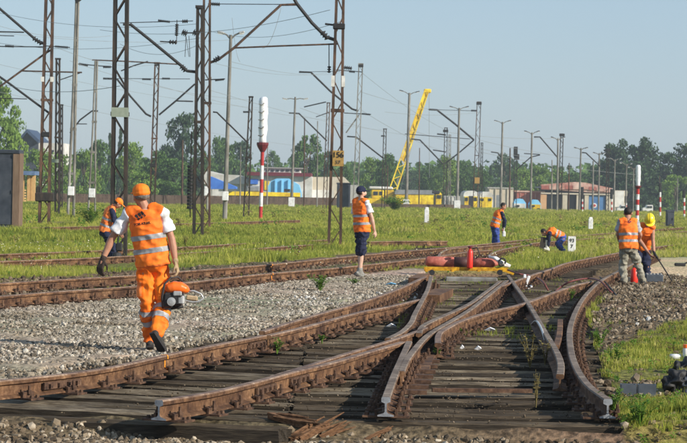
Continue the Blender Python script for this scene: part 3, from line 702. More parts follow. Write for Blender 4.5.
def flowers(n, y0, y1, label, m, s0, test):
    y = y0 * (y1 / y0) ** RNG.random(n); x = (RNG.uniform(-90, 780, n) - CX) / F * y; k = test(x, y) & (vnoise(x, y, 3, 31) > .5); x, y = x[k], y[k]; N = len(x)
    q = np.array([[[-1, 0, 0], [0, -.8, .2], [1, 0, 0], [0, .8, .2]]], float); sz = s0 * RNG.uniform(.5, 1.4, N) * np.clip(y / 60, .6, 3)
    me = batch('flower_heads', q, np.array([[0, 1, 2, 3]]), MT[m], np.stack([x, y, gz(x, y) + RNG.uniform(.06, .34, N)], 1), rotz_tilt(N, 1.2), np.repeat(sz[:, None], 3, 1), RNG.random(N), np.zeros(N, int))
    tag(link('flower_heads', me), label, kind='stuff')
flowers(7000, 30, 60, 'pale flower heads and seed tufts in the left grass', 'seed', .016, t_grass)
flowers(6000, 55, 200, 'yellow flower heads over the far field', 'flower_y', .010, t_grass)
# leafy weeds: stems with leaves
def weed(px, py, h, label, m='weed', n=9, spread=.5, leaf=.05, name='weed'):
    p = ground(px, py); b = MB(); lv = []
    for i in range(n):
        a = random.uniform(0, 6.28); s = random.uniform(.1, spread) * h
        tip = Vector((math.cos(a) * s, math.sin(a) * s, h * random.uniform(.6, 1)))
        mid = tip * .5 + Vector((0, 0, h * .12)); b.tube([Vector((0, 0, -.02)), mid, tip], [.004, .003, .0015], 4)
        for k in range(9):
            t = random.uniform(.2, 1); q = mid * (2 * t) if t < .5 else mid.lerp(tip, (t - .5) * 2)
            aa = random.uniform(0, 6.28); d = Vector((math.cos(aa), math.sin(aa), random.uniform(-.2, .6))).normalized() * leaf * random.uniform(.6, 1.2)
            sd_ = d.cross(Vector((0, 0, 1))).normalized() * leaf * .28
            b.add([q, q + d * .5 + sd_, q + d, q + d * .5 - sd_], [(0, 1, 2, 3)])
    me = b.mesh(name, MT[m]); a_ = me.attributes.new('rnd', 'FLOAT', 'POINT'); a_.data.foreach_set('value', RNG.random(len(me.vertices)))
    return tag(link(name, me, None, p), label, 'weed', 'weeds among the rails')
weed(277, 352, .16, 'bright green weed beside the rail joint left of centre')
weed(320, 291, .28, 'bushy green tuft on the grey gravel', n=30, spread=.9, leaf=.07)
weed(355, 284, .10, 'low green sprout on the gravel below the shorts wearer', n=14, spread=2)
weed(322, 342, .08, 'small green sprout below the rail near centre left')
weed(530, 366, .34, 'spiky dry weed between the sleepers inside the right curve', m='weed_b', n=12, spread=.5)
weed(545, 364, .26, 'second dry weed, nearer the diagonal grey rail', m='weed_b', n=8)
weed(536, 405, .30, 'thin dry weed on the front sleepers at right', m='weed_b', n=4, spread=.2)
weed(437, 360, .14, 'small green weed at the blunt rail start', n=6, spread=.3)
weed(462, 336, .10, 'tiny green weed right of the blunt rail start', n=6)
weed(571, 300, .20, 'green weed between the far brown rail and the curve', n=12)
weed(500, 270, .2, 'tuft behind the diagonal rail', n=12, spread=.8)
weed(448, 272, .22, 'tuft under the left half of the gas trolley', n=16, spread=.9)
weed(600, 345, .22, 'broad tuft at the outer side of the curve', n=18, spread=.9)
weed(617, 365, .20, 'light green weed near the grey trough', n=14, spread=.8)
weed(612, 415, .22, 'weed at the end of the front sleeper', n=12, spread=.8)
weed(640, 425, .22, 'weed at the bottom right corner edge', n=16, spread=.9)
weed(185, 247, .35, 'dry bush beside the far rail', m='weed_b', n=18)
weed(90, 225, .95, 'tall leafy bush in the grass left of the walking worker', n=60, spread=.9, leaf=.16, name='shrub')
weed(395, 212, 1.5, 'low dense bush in front of the yellow wagon', n=110, spread=1.3, leaf=.3, name='shrub')

# ------------------------------------------------------------------ trees
def tree_meshes(kind, seed, mleaf):
    rs = np.random.default_rng(seed); H = 10.
    if kind == 'round': rad, z0, n = 3.6, .22, 3600
    elif kind == 'tall': rad, z0, n = 2.5, .12, 3600
    elif kind == 'conifer': rad, z0, n = 2.0, .06, 3000
    else: rad, z0, n = 4.2, .02, 3000
    lim = []
    nc = 46; cs = []
    for i in range(nc):
        t = rs.uniform(0, 1); a = rs.uniform(0, 6.283)
        if kind == 'conifer': rr = rad * (1 - t) ** .8 * rs.uniform(.35, 1)
        else: rr = rad * math.sqrt(max(0.02, 1 - (2 * t - .85) ** 2 / 1.5)) * rs.uniform(.3, 1.0)
        z = H * (z0 + (.93 - z0) * t)
        cs.append((rr * math.cos(a), rr * math.sin(a), z, rs.uniform(.55, 1.25) * (1 if kind != 'conifer' else .6)))
    cs = np.array(cs); idx = rs.integers(0, nc, n)
    d = rs.normal(size=(n, 3)); d /= np.linalg.norm(d, axis=1)[:, None]
    r = cs[idx, 3] * rs.uniform(.5, 1.15, n)
    p = cs[idx, :3] + d * r[:, None] * np.array([1.1, 1.1, .75])
    ls = rs.uniform(.12, .26, n)
    quad = np.array([[[-1, -.6, 0], [.2, -.8, .25], [1, .5, 0], [-.1, .9, .2]]], float)
    me = batch('crown', quad, np.array([[0, 1, 2, 3]]), mleaf, p, rotz_tilt(n), np.repeat(ls[:, None], 3, 1), np.clip(rs.random(nc)[idx] * .6 + rs.random(n) * .4, 0, 1), np.zeros(n, int))
    b = MB(); b.tube([(0, 0, -.3), (.05, 0, H * .3), (-.05, .05, H * .62), (0, 0, H * .85)], [.26, .2, .12, .04], 7)
    for i in range(0, nc, 3):
        c = Vector(cs[i, :3]); zz = max(H * .15, c.z * .6); b.tube([(0, 0, zz), Vector((c.x * .5, c.y * .5, zz + (c.z - zz) * .6)), c], [.09, .05, .02], 5)
    return b.mesh('trunk', MT['bark']), me
TV = {}
for nm, kind, seed, ml in [('ra', 'round', 1, 'leaf'), ('rb', 'round', 2, 'leaf_dark'), ('rl', 'round', 3, 'leaf_light'), ('ta', 'tall', 4, 'leaf'), ('tb', 'tall', 5, 'leaf_dark'), ('ca', 'conifer', 6, 'leaf_dark'), ('ba', 'bush', 7, 'leaf'), ('bl', 'bush', 8, 'leaf_light')]:
    TV[nm] = tree_meshes(kind, seed, MT[ml])
def tree(v, px, ytop, Y, label, wd=None, zb=None, name='tree', group='trees along the far side of the yard'):
    top = at(px, ytop, Y); z0 = gzs(top.x, Y) if zb is None else zb; h = top.z - z0
    o = empty(name, (top.x, Y, z0), label, 'tree', group)
    s = h / 9.9; wx = s if wd is None else wd / ppm(Y) / {'r': 8.6, 't': 6.2, 'c': 5., 'b': 9.8}[v[0]]
    o.scale = (wx, wx, s); o.rotation_euler = (0, 0, random.uniform(0, 6.28))
    for nm, me in zip(('trunk', 'crown'), TV[v]):
        c = bpy.data.objects.new(nm, me); C.objects.link(c); c.parent = o
TREES = [  # variant, px, ytop, Y, width px, label
 ('rl', -6, 78, 300, 62, 'tall light green tree at the left edge of the picture'), ('rl', 12, 118, 310, 44, 'light green tree behind the slate cabinet'),
 ('rl', 40, 150, 330, 44, 'green tree under the dark blue gable'), ('rl', 60, 154, 350, 46, 'round green tree behind the second lattice mast'),
 ('bl', 30, 180, 325, 50, 'low bushy growth behind the plank shelter'), ('rl', 84, 150, 360, 40, 'green tree right of the twin concrete pole'),
 ('ta', 100, 139, 400, 26, 'tree rising between the forked pole and the plate mast'), ('ca', 121, 126, 430, 13, 'slim conifer seen through the plate mast'),
 ('ca', 110, 131, 430, 12, 'slim conifer left of the plate mast'), ('rl', 132, 143, 370, 44, 'green tree above the walking worker'),
 ('ra', 158, 150, 360, 44, 'green tree right of the worker\'s cap'), ('rb', 183, 112, 400, 46, 'tall dark tree left of the black tension weights'),
 ('ta', 174, 158, 355, 40, 'mid green tree under the tall dark one'), ('rl', 142, 172, 345, 40, 'light undergrowth tree over the worker\'s head'),
 ('ra', 203, 150, 460, 34, 'tree behind the twin mast cluster'), ('ra', 222, 136, 470, 40, 'tree behind the tall street lamp on the left'),
 ('rb', 240, 140, 475, 36, 'dark tree over the blue canopy'), ('ra', 273, 150, 560, 22, 'small tree beyond the white covered signal'),
 ('ra', 308, 134, 430, 42, 'round tree behind the double lamp at centre left'), ('rb', 328, 150, 470, 24, 'dark tree seen through the numbered mast'),
 ('ra', 345, 164, 430, 26, 'low tree right of the numbered mast'), ('rl', 372, 158, 450, 34, 'light tree behind the cap of the shorts wearer'),
 ('ra', 388, 153, 440, 34, 'green tree at the foot of the crane boom'), ('rb', 411, 170, 560, 30, 'dark tree behind the tall centre lamp'),
 ('ra', 430, 165, 480, 30, 'green tree above the grey wagon roof'), ('rl', 447, 156, 470, 32, 'light tree behind the stacked dark pole'),
 ('ra', 463, 160, 490, 34, 'green tree behind the double lamp over the railcar'), ('ra', 482, 170, 470, 34, 'green tree above the white railcar'),
 ('ca', 491, 164, 560, 12, 'slim dark conifer left of the tall double lamp'), ('rb', 505, 153, 520, 28, 'dark tree behind the tall double lamp'),
 ('rl', 522, 168, 460, 34, 'light green tree above the red wall'), ('rl', 540, 166, 470, 36, 'light green tree left of the open shed'),
 ('rl', 558, 170, 490, 34, 'light green tree behind the open shed bays'), ('ra', 574, 172, 480, 34, 'green tree over the shed roof'),
 ('ta', 590, 172, 520, 30, 'slim tree right over the shed roof'), ('rb', 604, 158, 480, 36, 'dark tree at the right end of the shed'),
 ('tb', 618, 138, 470, 40, 'tall dark poplar, left of the big pair'), ('tb', 643, 136, 460, 46, 'tall dark poplar, right of the big pair'),
 ('rb', 630, 160, 450, 60, 'wide dark tree below the big poplars'), ('rb', 668, 152, 470, 44, 'dark tree near the right edge'),
 ('rb', 690, 143, 460, 54, 'big dark tree cut by the right edge'), ('bl', 676, 175, 440, 50, 'lower lighter tree at the right edge'),
 ('rb', 655, 178, 470, 50, 'dark undergrowth behind the right signal'), ('rb', 500, 182, 500, 50, 'low dark trees behind the beige wall')]
for v, px, yt, Y, wd, lab in TREES: tree(v, px, yt, Y, lab, wd)
k = 0
far = MB()
def treeline():
    n = 60000; x = RNG.uniform(-330, 330, n); y = RNG.uniform(560, 720, n)
    px, _ = proj(x, y, 0 * x)
    ht = 6.5 + 4.5 * vnoise(x, y, 22, 3) + 1.5 * vnoise(x, y, 6, 4)
    z = -2.4 + ht * RNG.random(n) ** .7
    q = np.array([[[-1, -.6, 0], [.2, -.8, .25], [1, .5, 0], [-.1, .9, .2]]], float)
    me = batch('far_wood', q, np.array([[0, 1, 2, 3]]), MT['leaf'], np.stack([x, y, z], 1), rotz_tilt(n), np.full((n, 3), .8) * RNG.uniform(.5, 1.3, (n, 1)), RNG.random(n), np.zeros(n, int))
    tag(link('far_wood', me), 'distant belt of woodland along the horizon', kind='stuff')
treeline()

# ------------------------------------------------------------------ masts, poles and lamps
def lerp(a, b, t): return a + (b - a) * t
def footpt(px, py):
    p = flatpt(px, py, 0); p.z = gzs(p.x, p.y); return p
MAST = {}
def lattice(key, base, top, wb, wt, label, m='mast_rust', leg=.085, dep=.22, detail=True, bands=None, cell=None, name='lattice_mast', cat='mast', group='catenary masts'):
    p = footpt(*base); Y = p.y; s = ppm(Y); t = at(top[0], top[1], Y); t.z += .0
    o = empty(name, p, label, cat, group); MAST[key] = (o, Y)
    H = t.z - p.z; dx = t.x - p.x
    Wb, Wt = wb / s, wt / s
    def side(sg, z): return Vector((dx * z / H + sg * lerp(Wb, Wt, z / H) / 2, 0, z))
    for sg in (-1, 1):
        b = MB(); a0 = side(sg, -.3); a1 = side(sg, H)
        b.bar(a0 + Vector((0, 0, 0)), a1, dep, leg * .25)          # web
        for yy in (-1, 1): b.bar(a0 + Vector((-sg * leg * .3, yy * dep / 2, 0)), a1 + Vector((-sg * leg * .3, yy * dep / 2, 0)), leg * .2, leg)
        b.v = [(x + p.x, y + p.y, z + p.z) for x, y, z in b.v]
        b.build('leg', MT[m], o)
    cell = cell or max(.55, Wb * 1.5); n = max(2, int(H / cell)); bb = MB()
    cz = H / n
    for i in range(n):
        sg = 1 if i % 2 else -1
        for yy in (-1, 1):
            q = bb if not detail else MB(); q.bar(p + side(sg, i * cz) + Vector((0, yy * (dep / 2 + .012), 0)), p + side(-sg, (i + 1) * cz) + Vector((0, yy * (dep / 2 + .012), 0)), .01, .032)
            if detail: q.build('brace', MT[m], o)
    for z in (.02, H * .5, H): q = MB(); q.box(p + Vector((dx * z / H, 0, z)), (lerp(Wb, Wt, z / H) + leg, dep + .03, .10)); q.build('tie_plate', MT[m], o)
    if not detail: bb.build('lacing', MT[m], o)
    if bands:
        for sg in (-1, 1):
            z0 = at(0, bands[0], Y).z; z1 = at(0, bands[1], Y).z
            zz0, zz1 = sorted((at(top[0], bands[0], Y).z - p.z, at(top[0], bands[1], Y).z - p.z))
            b = MB(); b.bar(p + side(sg, zz0), p + side(sg, zz1), dep + .035, leg * 1.25); b.build('white_band', MT['mast_white'], o)
    return o
lattice('M1', (44, 226), (50, -26), 11, 8, 'rusty lattice mast standing right of the slate cabinet', bands=(77, 82), leg=.11)
lattice('M2', (118.5, 258), (121.5, -30), 15.5, 13.5, 'dark lattice mast with a blank plate, just behind the walking worker', m='mast_dark', leg=.085)
lattice('M3', (198, 237), (200, 7), 10, 6, 'dark lattice mast carrying the black tension weights', m='mast_dark', leg=.1)
lattice('M3b', (206, 231), (207, -25), 8, 7, 'pale rusty lattice mast tucked behind the tension weight mast', leg=.085)
lattice('M4', (334.5, 249), (340.5, -28), 13.5, 8, 'rusty lattice mast with the ochre number plate', bands=(76, 87), leg=.085)
lattice('M7', (57, 216), (58, 59), 4.5, 4, 'slim dark lattice mast between the slate cabinet mast and the twin pole', m='mast_dark', detail=False)
lattice('M7b', (61, 209), (61.5, 105), 3, 2.6, 'short slim mast behind the slim dark lattice mast', m='mast_dark', detail=False)
lattice('M8', (152, 214), (157, 63), 5.5, 4.6, 'lattice mast directly above the walking worker\'s cap', detail=False)
lattice('M10', (246, 218), (251, 97), 6, 3.5, 'dark lattice mast left of the white covered signal', m='mast_dark', detail=False)
lattice('M12', (324.5, 210), (328.5, 103), 4, 3, 'slim rusty mast close left of the numbered mast', detail=False)
lattice('M13', (355, 213), (360.8, 64), 5.5, 4.2, 'pale lattice mast above the cap of the shorts wearer', m='mast_grey', detail=False)
lattice('M13b', (383, 210), (385, 129), 3.6, 3, 'slim mast between the shorts wearer and the crane', m='mast_dark', detail=False)
lattice('M15', (444.5, 208), (446, 128), 3.5, 3, 'dark slim mast right of the yellow wagon', m='mast_dark', detail=False)
lattice('M15b', (449.5, 207), (449.8, 135), 2.4, 2, 'second slim mast right of the yellow wagon', m='mast_grey', detail=False)
lattice('M17', (475, 209), (479, 102), 5, 4, 'tall dark lattice mast at the white railcar', m='mast_rust', detail=False)
lattice('M18', (480.5, 208), (482, 143), 2.6, 2, 'thin mast directly right of the tall railcar mast', m='mast_dark', detail=False)
lattice('M21', (515, 207), (515.8, 147), 3.2, 3, 'mast topped with black gear right of the tallest double lamp', m='mast_dark', detail=False)
lattice('M23', (559.5, 212), (562, 134), 3.4, 3, 'mast pair in front of the shed\'s left bays', m='mast_dark', detail=False)
lattice('M28', (607, 212), (608, 149), 3, 2.4, 'dark mast at the right end of the shed', m='mast_dark', detail=False)
def pole(key, base, top, r0_, r1_, label, m='mast_grey', box=None, split=0, name='concrete_pole', cat='pole', lamps=None, group='poles in the yard'):
    p = footpt(*base); Y = p.y; s = ppm(Y); t = at(top[0], top[1], Y); r0_ *= .82; r1_ *= .82
    o = empty(name, p, label, cat, group); MAST[key] = (o, Y)
    b = MB()
    if split:
        for sg in (-1, 1): b.tube([p + Vector((sg * split / s / 2, 0, -.3)), lerp(p, t, .55) + Vector((sg * split / s / 5, 0, 0)), t + Vector((sg * r1_ / s * .4, 0, 0))], [r0_ / s / 2 * .6, r0_ / s / 2 * .55, r1_ / s / 2 * .8], 8)
        for q in (.2, .4, .6, .8): c = lerp(p, t, q); b.box(c, (split / s * (1 - q) + .15, .12, .14))
    else: b.tube([p - Vector((0, 0, .3)), lerp(p, t, .5), t], [r0_ / s / 2, (r0_ + r1_) / s / 4, r1_ / s / 2], 10)
    b.build('shaft', MT[m], o)
    if box:
        yc = box; q = at(lerp(base[0], top[0], (base[1] - yc) / (base[1] - top[1])), yc, Y)
        b = MB(); b.box(q + Vector((0, -r0_ / s / 2 - .05, 0)), (6.2 / s if s < 20 else .35, .2, 9 / s), bev=.02); b.build('junction_box', MT['white'], o)
    if lamps:
        for i, (dx, dy, L) in enumerate(lamps):
            e = at(top[0] + dx, top[1] + dy, Y); b = MB(); b.tube([t - Vector((0, 0, .25)), lerp(t, e, .5) + Vector((0, 0, -.05)), e], .045, 6); arm = b.build('lamp_arm', MT[m], o)
            b = MB(); sg = 1 if dx > 0 else -1; c = e + Vector((sg * L / s * .3, 0, .03)); q = Matrix.Rotation(-sg * .22, 3, 'Y')
            b.box(c, (L / s, .26, .13), q, bev=.04); b.box(c + q @ Vector((0, 0, -.085)), (L / s * .7, .2, .05), q, 1)
            b.build('lamp_head', [MT['alu'] if L > 4 else MT['trough'], MT['white']], o)
    return o
pole('M5', (70.5, 218), (77.5, -4), 6, 3.5, 'twin legged concrete pole reaching out of the picture top at left', box=191, split=6)
pole('M6', (91.5, 213), (96.3, 61), 4, 3, 'forked concrete pole left of the plate mast', box=193, split=7)
pole('M9', (224.6, 221), (230.8, 35), 6, 3.6, 'tall concrete lamp post with one bright lamp, left of the covered signal', box=196, lamps=[(-8, -2, 7), (9, -2, 6)], name='lamp_post', cat='lamp post', group='lamp posts in the yard')
pole('M10b', (207, 212), (211, 77), 2.6, 1.6, 'thin grey pole emerging behind the twin mast cluster', box=191)
pole('M11', (291.3, 208), (295.3, 97), 3.6, 2.2, 'double lamp post between the covered signal and the numbered mast', box=202, lamps=[(-9, 2, 5), (9, 2, 5)], name='lamp_post', cat='lamp post', group='lamp posts in the yard')
LP = [('M14', (406, 208), (409.5, 93), 4, 3, 'tallest double lamp post beside the crane boom tip', [(-7, -2, 4), (7, -1, 4)], 204),
      ('M16', (457, 209), (459.2, 108), 3.6, 2.4, 'double lamp post left of the white railcar', [(-7, -1, 3.4), (7, -1, 3.4)], 205),
      ('M19', (500.5, 209), (502.6, 122), 3.2, 2.2, 'double lamp post above the worker in blue trousers', [(-6, -1, 3.2), (6, -1, 3.2)], None),
      ('M22', (530.5, 211), (532, 132.5), 2.8, 2, 'double lamp post over the red wall', [(-5.5, -1, 3), (5.5, -1, 3)], None),
      ('M23b', (557, 212), (558, 138.5), 2.6, 2, 'double lamp post before the left shed bay', [(-5, -1, 2.8), (5, -1, 2.8)], None),
      ('M24', (579, 212), (581, 148), 2.6, 1.8, 'double lamp post in front of the middle of the shed', [(-5, 0, 2.6), (5, 0, 2.6)], None),
      ('M27', (598.5, 212), (599.3, 153), 2.2, 1.6, 'double lamp post before the shed\'s blue door', [(-4.5, 0, 2.4), (4.5, 0, 2.4)], None),
      ('M29', (614, 212), (614.8, 159.5), 2, 1.5, 'lamp post with long arms at the shed corner', [(-5, -1.5, 2.6), (5, -1, 2.6)], None),
      ('M30', (625.5, 213), (626.5, 164), 2, 1.5, 'lamp post second to the left of the right signal', [(-5, -1.5, 2.6), (4, -.5, 2.6)], None),
      ('M31', (633, 213), (633.6, 168), 1.8, 1.4, 'small lamp post touching the right covered signal', [(-4, -1, 2.4), (4, -1, 2.4)], None)]
for k_, b_, t_, a_, c_, lab, lm, bx in LP: pole(k_, b_, t_, a_, c_, lab, lamps=lm, box=bx, name='lamp_post', cat='lamp post', group='lamp posts in the yard')
for i, (x, yt, yb, wd, lab) in enumerate([(509.5, 148, 208, 2, 'thin pole between the tallest right lamp and the black topped mast'), (551.5, 160, 212, 1.6, 'thin pole before the shed\'s leftmost pillar'), (568.5, 163, 212, 1.4, 'thin pole before the second shed bay'),
                                 (592.6, 161, 212, 2, 'thin pole before the blue shed door'), (387, 165, 208, 1.4, 'thin pole left of the crane wagon'), (267, 146, 206, 1.5, 'thin pole behind the covered signal'), (182, 140, 206, 2.4, 'grey wooden pole under the tall dark tree'), (240, 146, 206, 1.5, 'thin pole behind the blue canopy'), (304, 118, 207, 1.6, 'thin pole right of the centre left lamp post'), (317, 121, 208, 1.4, 'thin dark pole left of the slim rusty mast'),
                                 (659, 176, 212, 1.3, 'thin pole among the dark right trees'), (677, 178, 213, 1.3, 'thin pole near the right edge'), (419, 148, 206, 1.3, 'thin pole over the yellow wagon')]):
    pole('t%d' % i, (x, yb), (x + .6, yt), wd * 1.2, wd * .8, lab, m='mast_grey' if i % 2 else 'mast_rust', name='thin_pole')

# cantilevers, struts and rods: parts of the masts that carry them
def arm(key, pts, th, m='black', name='cantilever', n=8):
    o, Y = MAST[key]; b = MB(); P = [at(x, y, Y) for x, y in pts]
    b.tube(P, th / ppm(Y) / 2, n)
    return b.build(name, MT[m], o)
def insul(key, x0, y0, x1, y1, th=4):
    o, Y = MAST[key]; a = at(x0, y0, Y); b_ = at(x1, y1, Y); r = th / ppm(Y) / 2; L = (b_ - a).length
    pr = [(r * .35, 0)]; n = max(3, int(L / (r * .9)))
    for i in range(n): pr += [(r * .45, L * (i + .1) / n), (r, L * (i + .4) / n), (r, L * (i + .6) / n), (r * .45, L * (i + .9) / n)]
    pr += [(r * .35, L)]
    b = MB(); b.lathe(a, pr, 8, axis=(b_ - a)); b.build('insulator', MT['black'], o)
arm('M1', [(-14, -6), (0, 9), (36, 40), (46, 45)], 2.6); insul('M1', 33, 38, 42, 44, 5); arm('M1', [(-20, 31.5), (0, 31.8), (24, 32.4)], 1.3, name='rod'); arm('M1', [(-20, 35), (14, 36)], .9, name='rod')
arm('M1', [(-20, 46), (0, 46.5), (44, 47)], 1.1, name='rod'); insul('M1', 55, 46.5, 68, 47.5, 2.6); arm('M1', [(46, 46), (70, 47.5)], .9, name='rod')
arm('M1', [(-10, 93), (0, 86.5), (46, 53), (51, 50)], 2.0, 'mast_rust', 'strut'); arm('M1', [(-10, 70), (0, 77), (10, 84), (49, 113)], 2.2, name='strut')
arm('M1', [(-5, 98), (27, 99)], .9, name='rod'); insul('M1', 5, 46, 14, 46.6, 3)
arm('M5', [(22, 71), (82, 72.5)], 1.5, 'mast_rust', 'rod'); arm('M5', [(60, 80), (80, 73)], 1.0, name='rod'); arm('M5', [(76, 2), (82, -3), (82, -12)], 4.5, name='gear_box')
arm('M6', [(92, 60), (128, 61.5), (181, 64.5)], 1.3, 'mast_rust', 'rod'); arm('M6', [(78, 64), (112, 67)], 1., name='rod'); insul('M6', 79, 64, 88, 65.5, 3); insul('M6', 103, 67, 111, 67, 3)
arm('M6', [(70, 133), (80, 120), (92, 111), (98, 111)], 1.5, 'black', 'strut'); arm('M6', [(76, 124), (87, 124)], .9, name='rod')
arm('M8', [(121, 71), (133, 66), (148, 61.5)], 1.3, name='strut'); arm('M8', [(117, 79), (131, 97), (146, 114), (151, 116.5)], 2.0, name='strut'); arm('M8', [(159, 115), (177, 100), (195, 84)], 1.8, name='strut'); arm('M8', [(176, 101), (193, 101.5)], 1.3, name='rod'); arm('M8', [(103, 78.5), (190, 79)], .6, name='rod'); insul('M8', 103, 78.6, 112, 78.8, 2.6); insul('M8', 142, 79.2, 151, 79.4, 2.4); insul('M8', 162, 78.6, 170, 78.7, 2.4)
arm('M3', [(123, 24.5), (131, 25)], 2.4, name='rod'); arm('M3', [(130, 24), (150, 40), (184, 68), (187, 71), (196, 72)], 3.0); insul('M3', 181, 66, 186, 71, 6)
arm('M3', [(120, 23), (193, 21)], .8, name='rod'); insul('M3', 158, 20.5, 170, 22, 2.8); insul('M3', 182, 21.5, 188, 21.3, 4)
insul('M3', 177, 24, 176.5, 36, 4); arm('M3', [(177, 20), (176.5, 44)], .8, name='rod'); insul('M3', 169, 42, 177, 42.5, 4.5); arm('M3', [(160, 41.5), (170, 42)], 1.2, name='rod')
arm('M3', [(184, 33), (197, 33)], 1.4, name='rod'); insul('M3', 182, 32, 187, 34, 7); insul('M3', 193, 32, 198, 34, 7); arm('M3', [(186, 36), (185, 57)], .6, name='rod'); arm('M3', [(189, 36), (190, 57)], .6, name='rod'); arm('M3', [(186, 36), (189, 57)], .5, name='rod')
arm('M3b', [(208, 4), (281, 4.5)], .8, name='rod'); insul('M3b', 210, 4, 220, 4.5, 4); arm('M3b', [(209, 63), (218, 60), (234, 48), (281, 5), (297, 4.5)], 2.6, 'mast_rust'); insul('M3b', 214, 61, 220, 57, 5.5)
arm('M3b', [(205, 80), (225, 79)], 1.1, name='rod'); insul('M3b', 215, 80.5, 224, 79.5, 2.4); arm('M3b', [(213, 112), (217, 112.5), (247, 142)], 1.6)
arm('M4', [(290, -8), (297, 4), (312, 23), (326, 37), (335, 40)], 3.4); insul('M4', 322, 32, 328, 39, 6.5); arm('M4', [(234, 48), (281, 46), (338, 44)], 1.7, 'mast_rust', 'rod')
arm('M4', [(325, 24), (333, 25)], 2., name='rod'); o, Y = MAST['M4']; b = MB(); b.box(at(339, 26.5, Y), (12 / ppm(Y), .34, 5.5 / ppm(Y)), bev=.02); b.build('clamp_box', MT['black'], o)
arm('M4', [(329, 45), (329, 72)], .9, name='rod'); insul('M4', 329.3, 66, 329, 73, 4)
b = MB(); c = at(338.2, 158.5, Y) - Vector((0, .26, 0)); b.box(c, (11.2 / ppm(Y), .02, 15.5 / ppm(Y))); PL = b.build('number_plate', MT['plate'], o)
arm('M13', [(299, 72), (311, 72.4), (330, 91), (352, 109), (358, 111)], 1.9); arm('M13', [(336, 70), (362, 72)], .9, name='rod'); insul('M13', 344, 67.5, 352, 68.5, 4); insul('M13', 349, 71.5, 355, 72, 2.6); arm('M13', [(346, 133), (359, 115)], 1.3, 'mast_grey', 'strut'); arm('M13', [(300, 72), (340, 71.4)], .5, name='rod'); arm('M13', [(344, 113), (371, 114.5)], .9, name='rod'); insul('M13', 362, 113.8, 370, 114.6, 2.2)
arm('M11', [(289, 113), (299, 113.5), (327, 141)], 1.5); arm('M12', [(304, 107), (326, 102)], 1.2, name='rod'); arm('M12', [(316, 117), (330, 112)], .9, name='rod')
arm('M10', [(243, 112), (250, 112)], .9, name='rod'); insul('M10', 243, 112, 248, 112, 2.4)
arm('M13b', [(347, 136.5), (356, 137), (383, 158)], 1.5); insul('M13b', 381, 136, 385, 136, 2)
arm('M15', [(411, 139), (420, 140), (443, 164)], 1.5); arm('M17', [(429, 109.5), (437, 110), (455, 124), (474, 140)], 1.9); arm('M17', [(446, 163), (460, 152), (474, 140)], 1.4, name='strut'); arm('M17', [(428, 109.5), (476, 111)], .5, name='rod'); insul('M17', 471, 110.6, 477, 110.8, 2.2)
arm('M15', [(433, 150), (446, 152)], 1.1, name='rod'); arm('M15', [(405, 134), (470, 139)], .7, name='rod'); insul('M15', 437, 134, 446, 135, 2)
arm('M22', [(534, 137), (540, 137), (558, 158)], 1.4); arm('M22', [(516, 170), (531, 157), (540, 155)], 1.1, name='strut'); arm('M19', [(491, 152), (498, 153), (503, 160)], 1.1, name='strut'); arm('M24', [(582, 152.5), (586, 153), (601, 167)], 1.3); arm('M22', [(524, 153.5), (540, 154.5)], .9, name='rod')
o, Y = MAST['M21']; b = MB(); b.box(at(515.6, 152, Y), (4 / ppm(Y), .5, 10 / ppm(Y)), bev=.05); b.box(at(516.8, 157, Y), (5 / ppm(Y), .5, 6 / ppm(Y)), bev=.05); b.build('switch_gear', MT['black'], o)
for k_, x, y in [('M23', 562, 135), ('M28', 608, 150), ('M13', 360.8, 66), ('M17', 479, 103.5), ('M15', 445.6, 131), ('M8', 157, 64.5), ('M3', 200, 8)]:
    o, Y = MAST[k_]; b = MB(); b.box(at(x, y, Y), (5.2 / ppm(Y), .32, 2.6 / ppm(Y)), bev=.02); b.build('head_plate', MT['black'], o)
o, Y = MAST['M2']; b = MB(); b.box(at(120.6, 112.5, Y) - Vector((0, .16, 0)), (17.5 / ppm(Y), .015, 9.5 / ppm(Y))); b.build('blank_plate', MT['plate_g'], o)
o, Y = MAST['M7']; b = MB(); b.box(at(55.5, 161, Y) - Vector((0, .16, 0)), (7 / ppm(Y), .015, 3.5 / ppm(Y))); b.build('blank_plate', MT['plate_g'], o)
o, Y = MAST['M1']; b = MB(); b.box(at(46, 134.5, Y), (8 / ppm(Y), .3, 5 / ppm(Y)), bev=.02); b.build('clamp_box', MT['black'], o)
o, Y = MAST['M1']; b = MB(); b.box(at(45, 197, Y) , (19 / ppm(Y), .42, 9 / ppm(Y)), bev=.04); b.box(at(39, 190, Y), (5 / ppm(Y), .3, 7 / ppm(Y)), bev=.03); b.build('gear_box', MT['mast_dark'], o)
o, Y = MAST['M8']; b = MB(); b.box(at(153, 165.5, Y), (6 / ppm(Y), .3, 4 / ppm(Y)), bev=.02); b.build('clamp_box', MT['black'], o)
o, Y = MAST['M17']; b = MB(); b.box(at(477, 180.5, Y) - Vector((0, .2, 0)), (5 / ppm(Y), .02, 6 / ppm(Y))); b.build('number_plate', MT['plate'], o)
def textmesh(txt, size, m, extr=.002, bold=0.):
    cu = bpy.data.curves.new('txt', 'FONT'); cu.body = txt; cu.size = size; cu.align_x = 'CENTER'; cu.align_y = 'CENTER'; cu.extrude = extr; cu.offset = bold
    ob = bpy.data.objects.new('txt', cu); C.objects.link(ob)
    dg = bpy.context.evaluated_depsgraph_get(); me = bpy.data.meshes.new_from_object(ob.evaluated_get(dg)); bpy.data.objects.remove(ob); me.materials.clear(); me.materials.append(m); return me
o, Y = MAST['M4']
def put_text(txt, size, loc, parent, m='ink', bold=.0, name='number'):
    me = textmesh(txt, size, MT[m], bold=bold); t = bpy.data.objects.new(name, me); C.objects.link(t); t.location = loc; t.rotation_euler = (R(90), 0, 0); setp(t, parent); return t
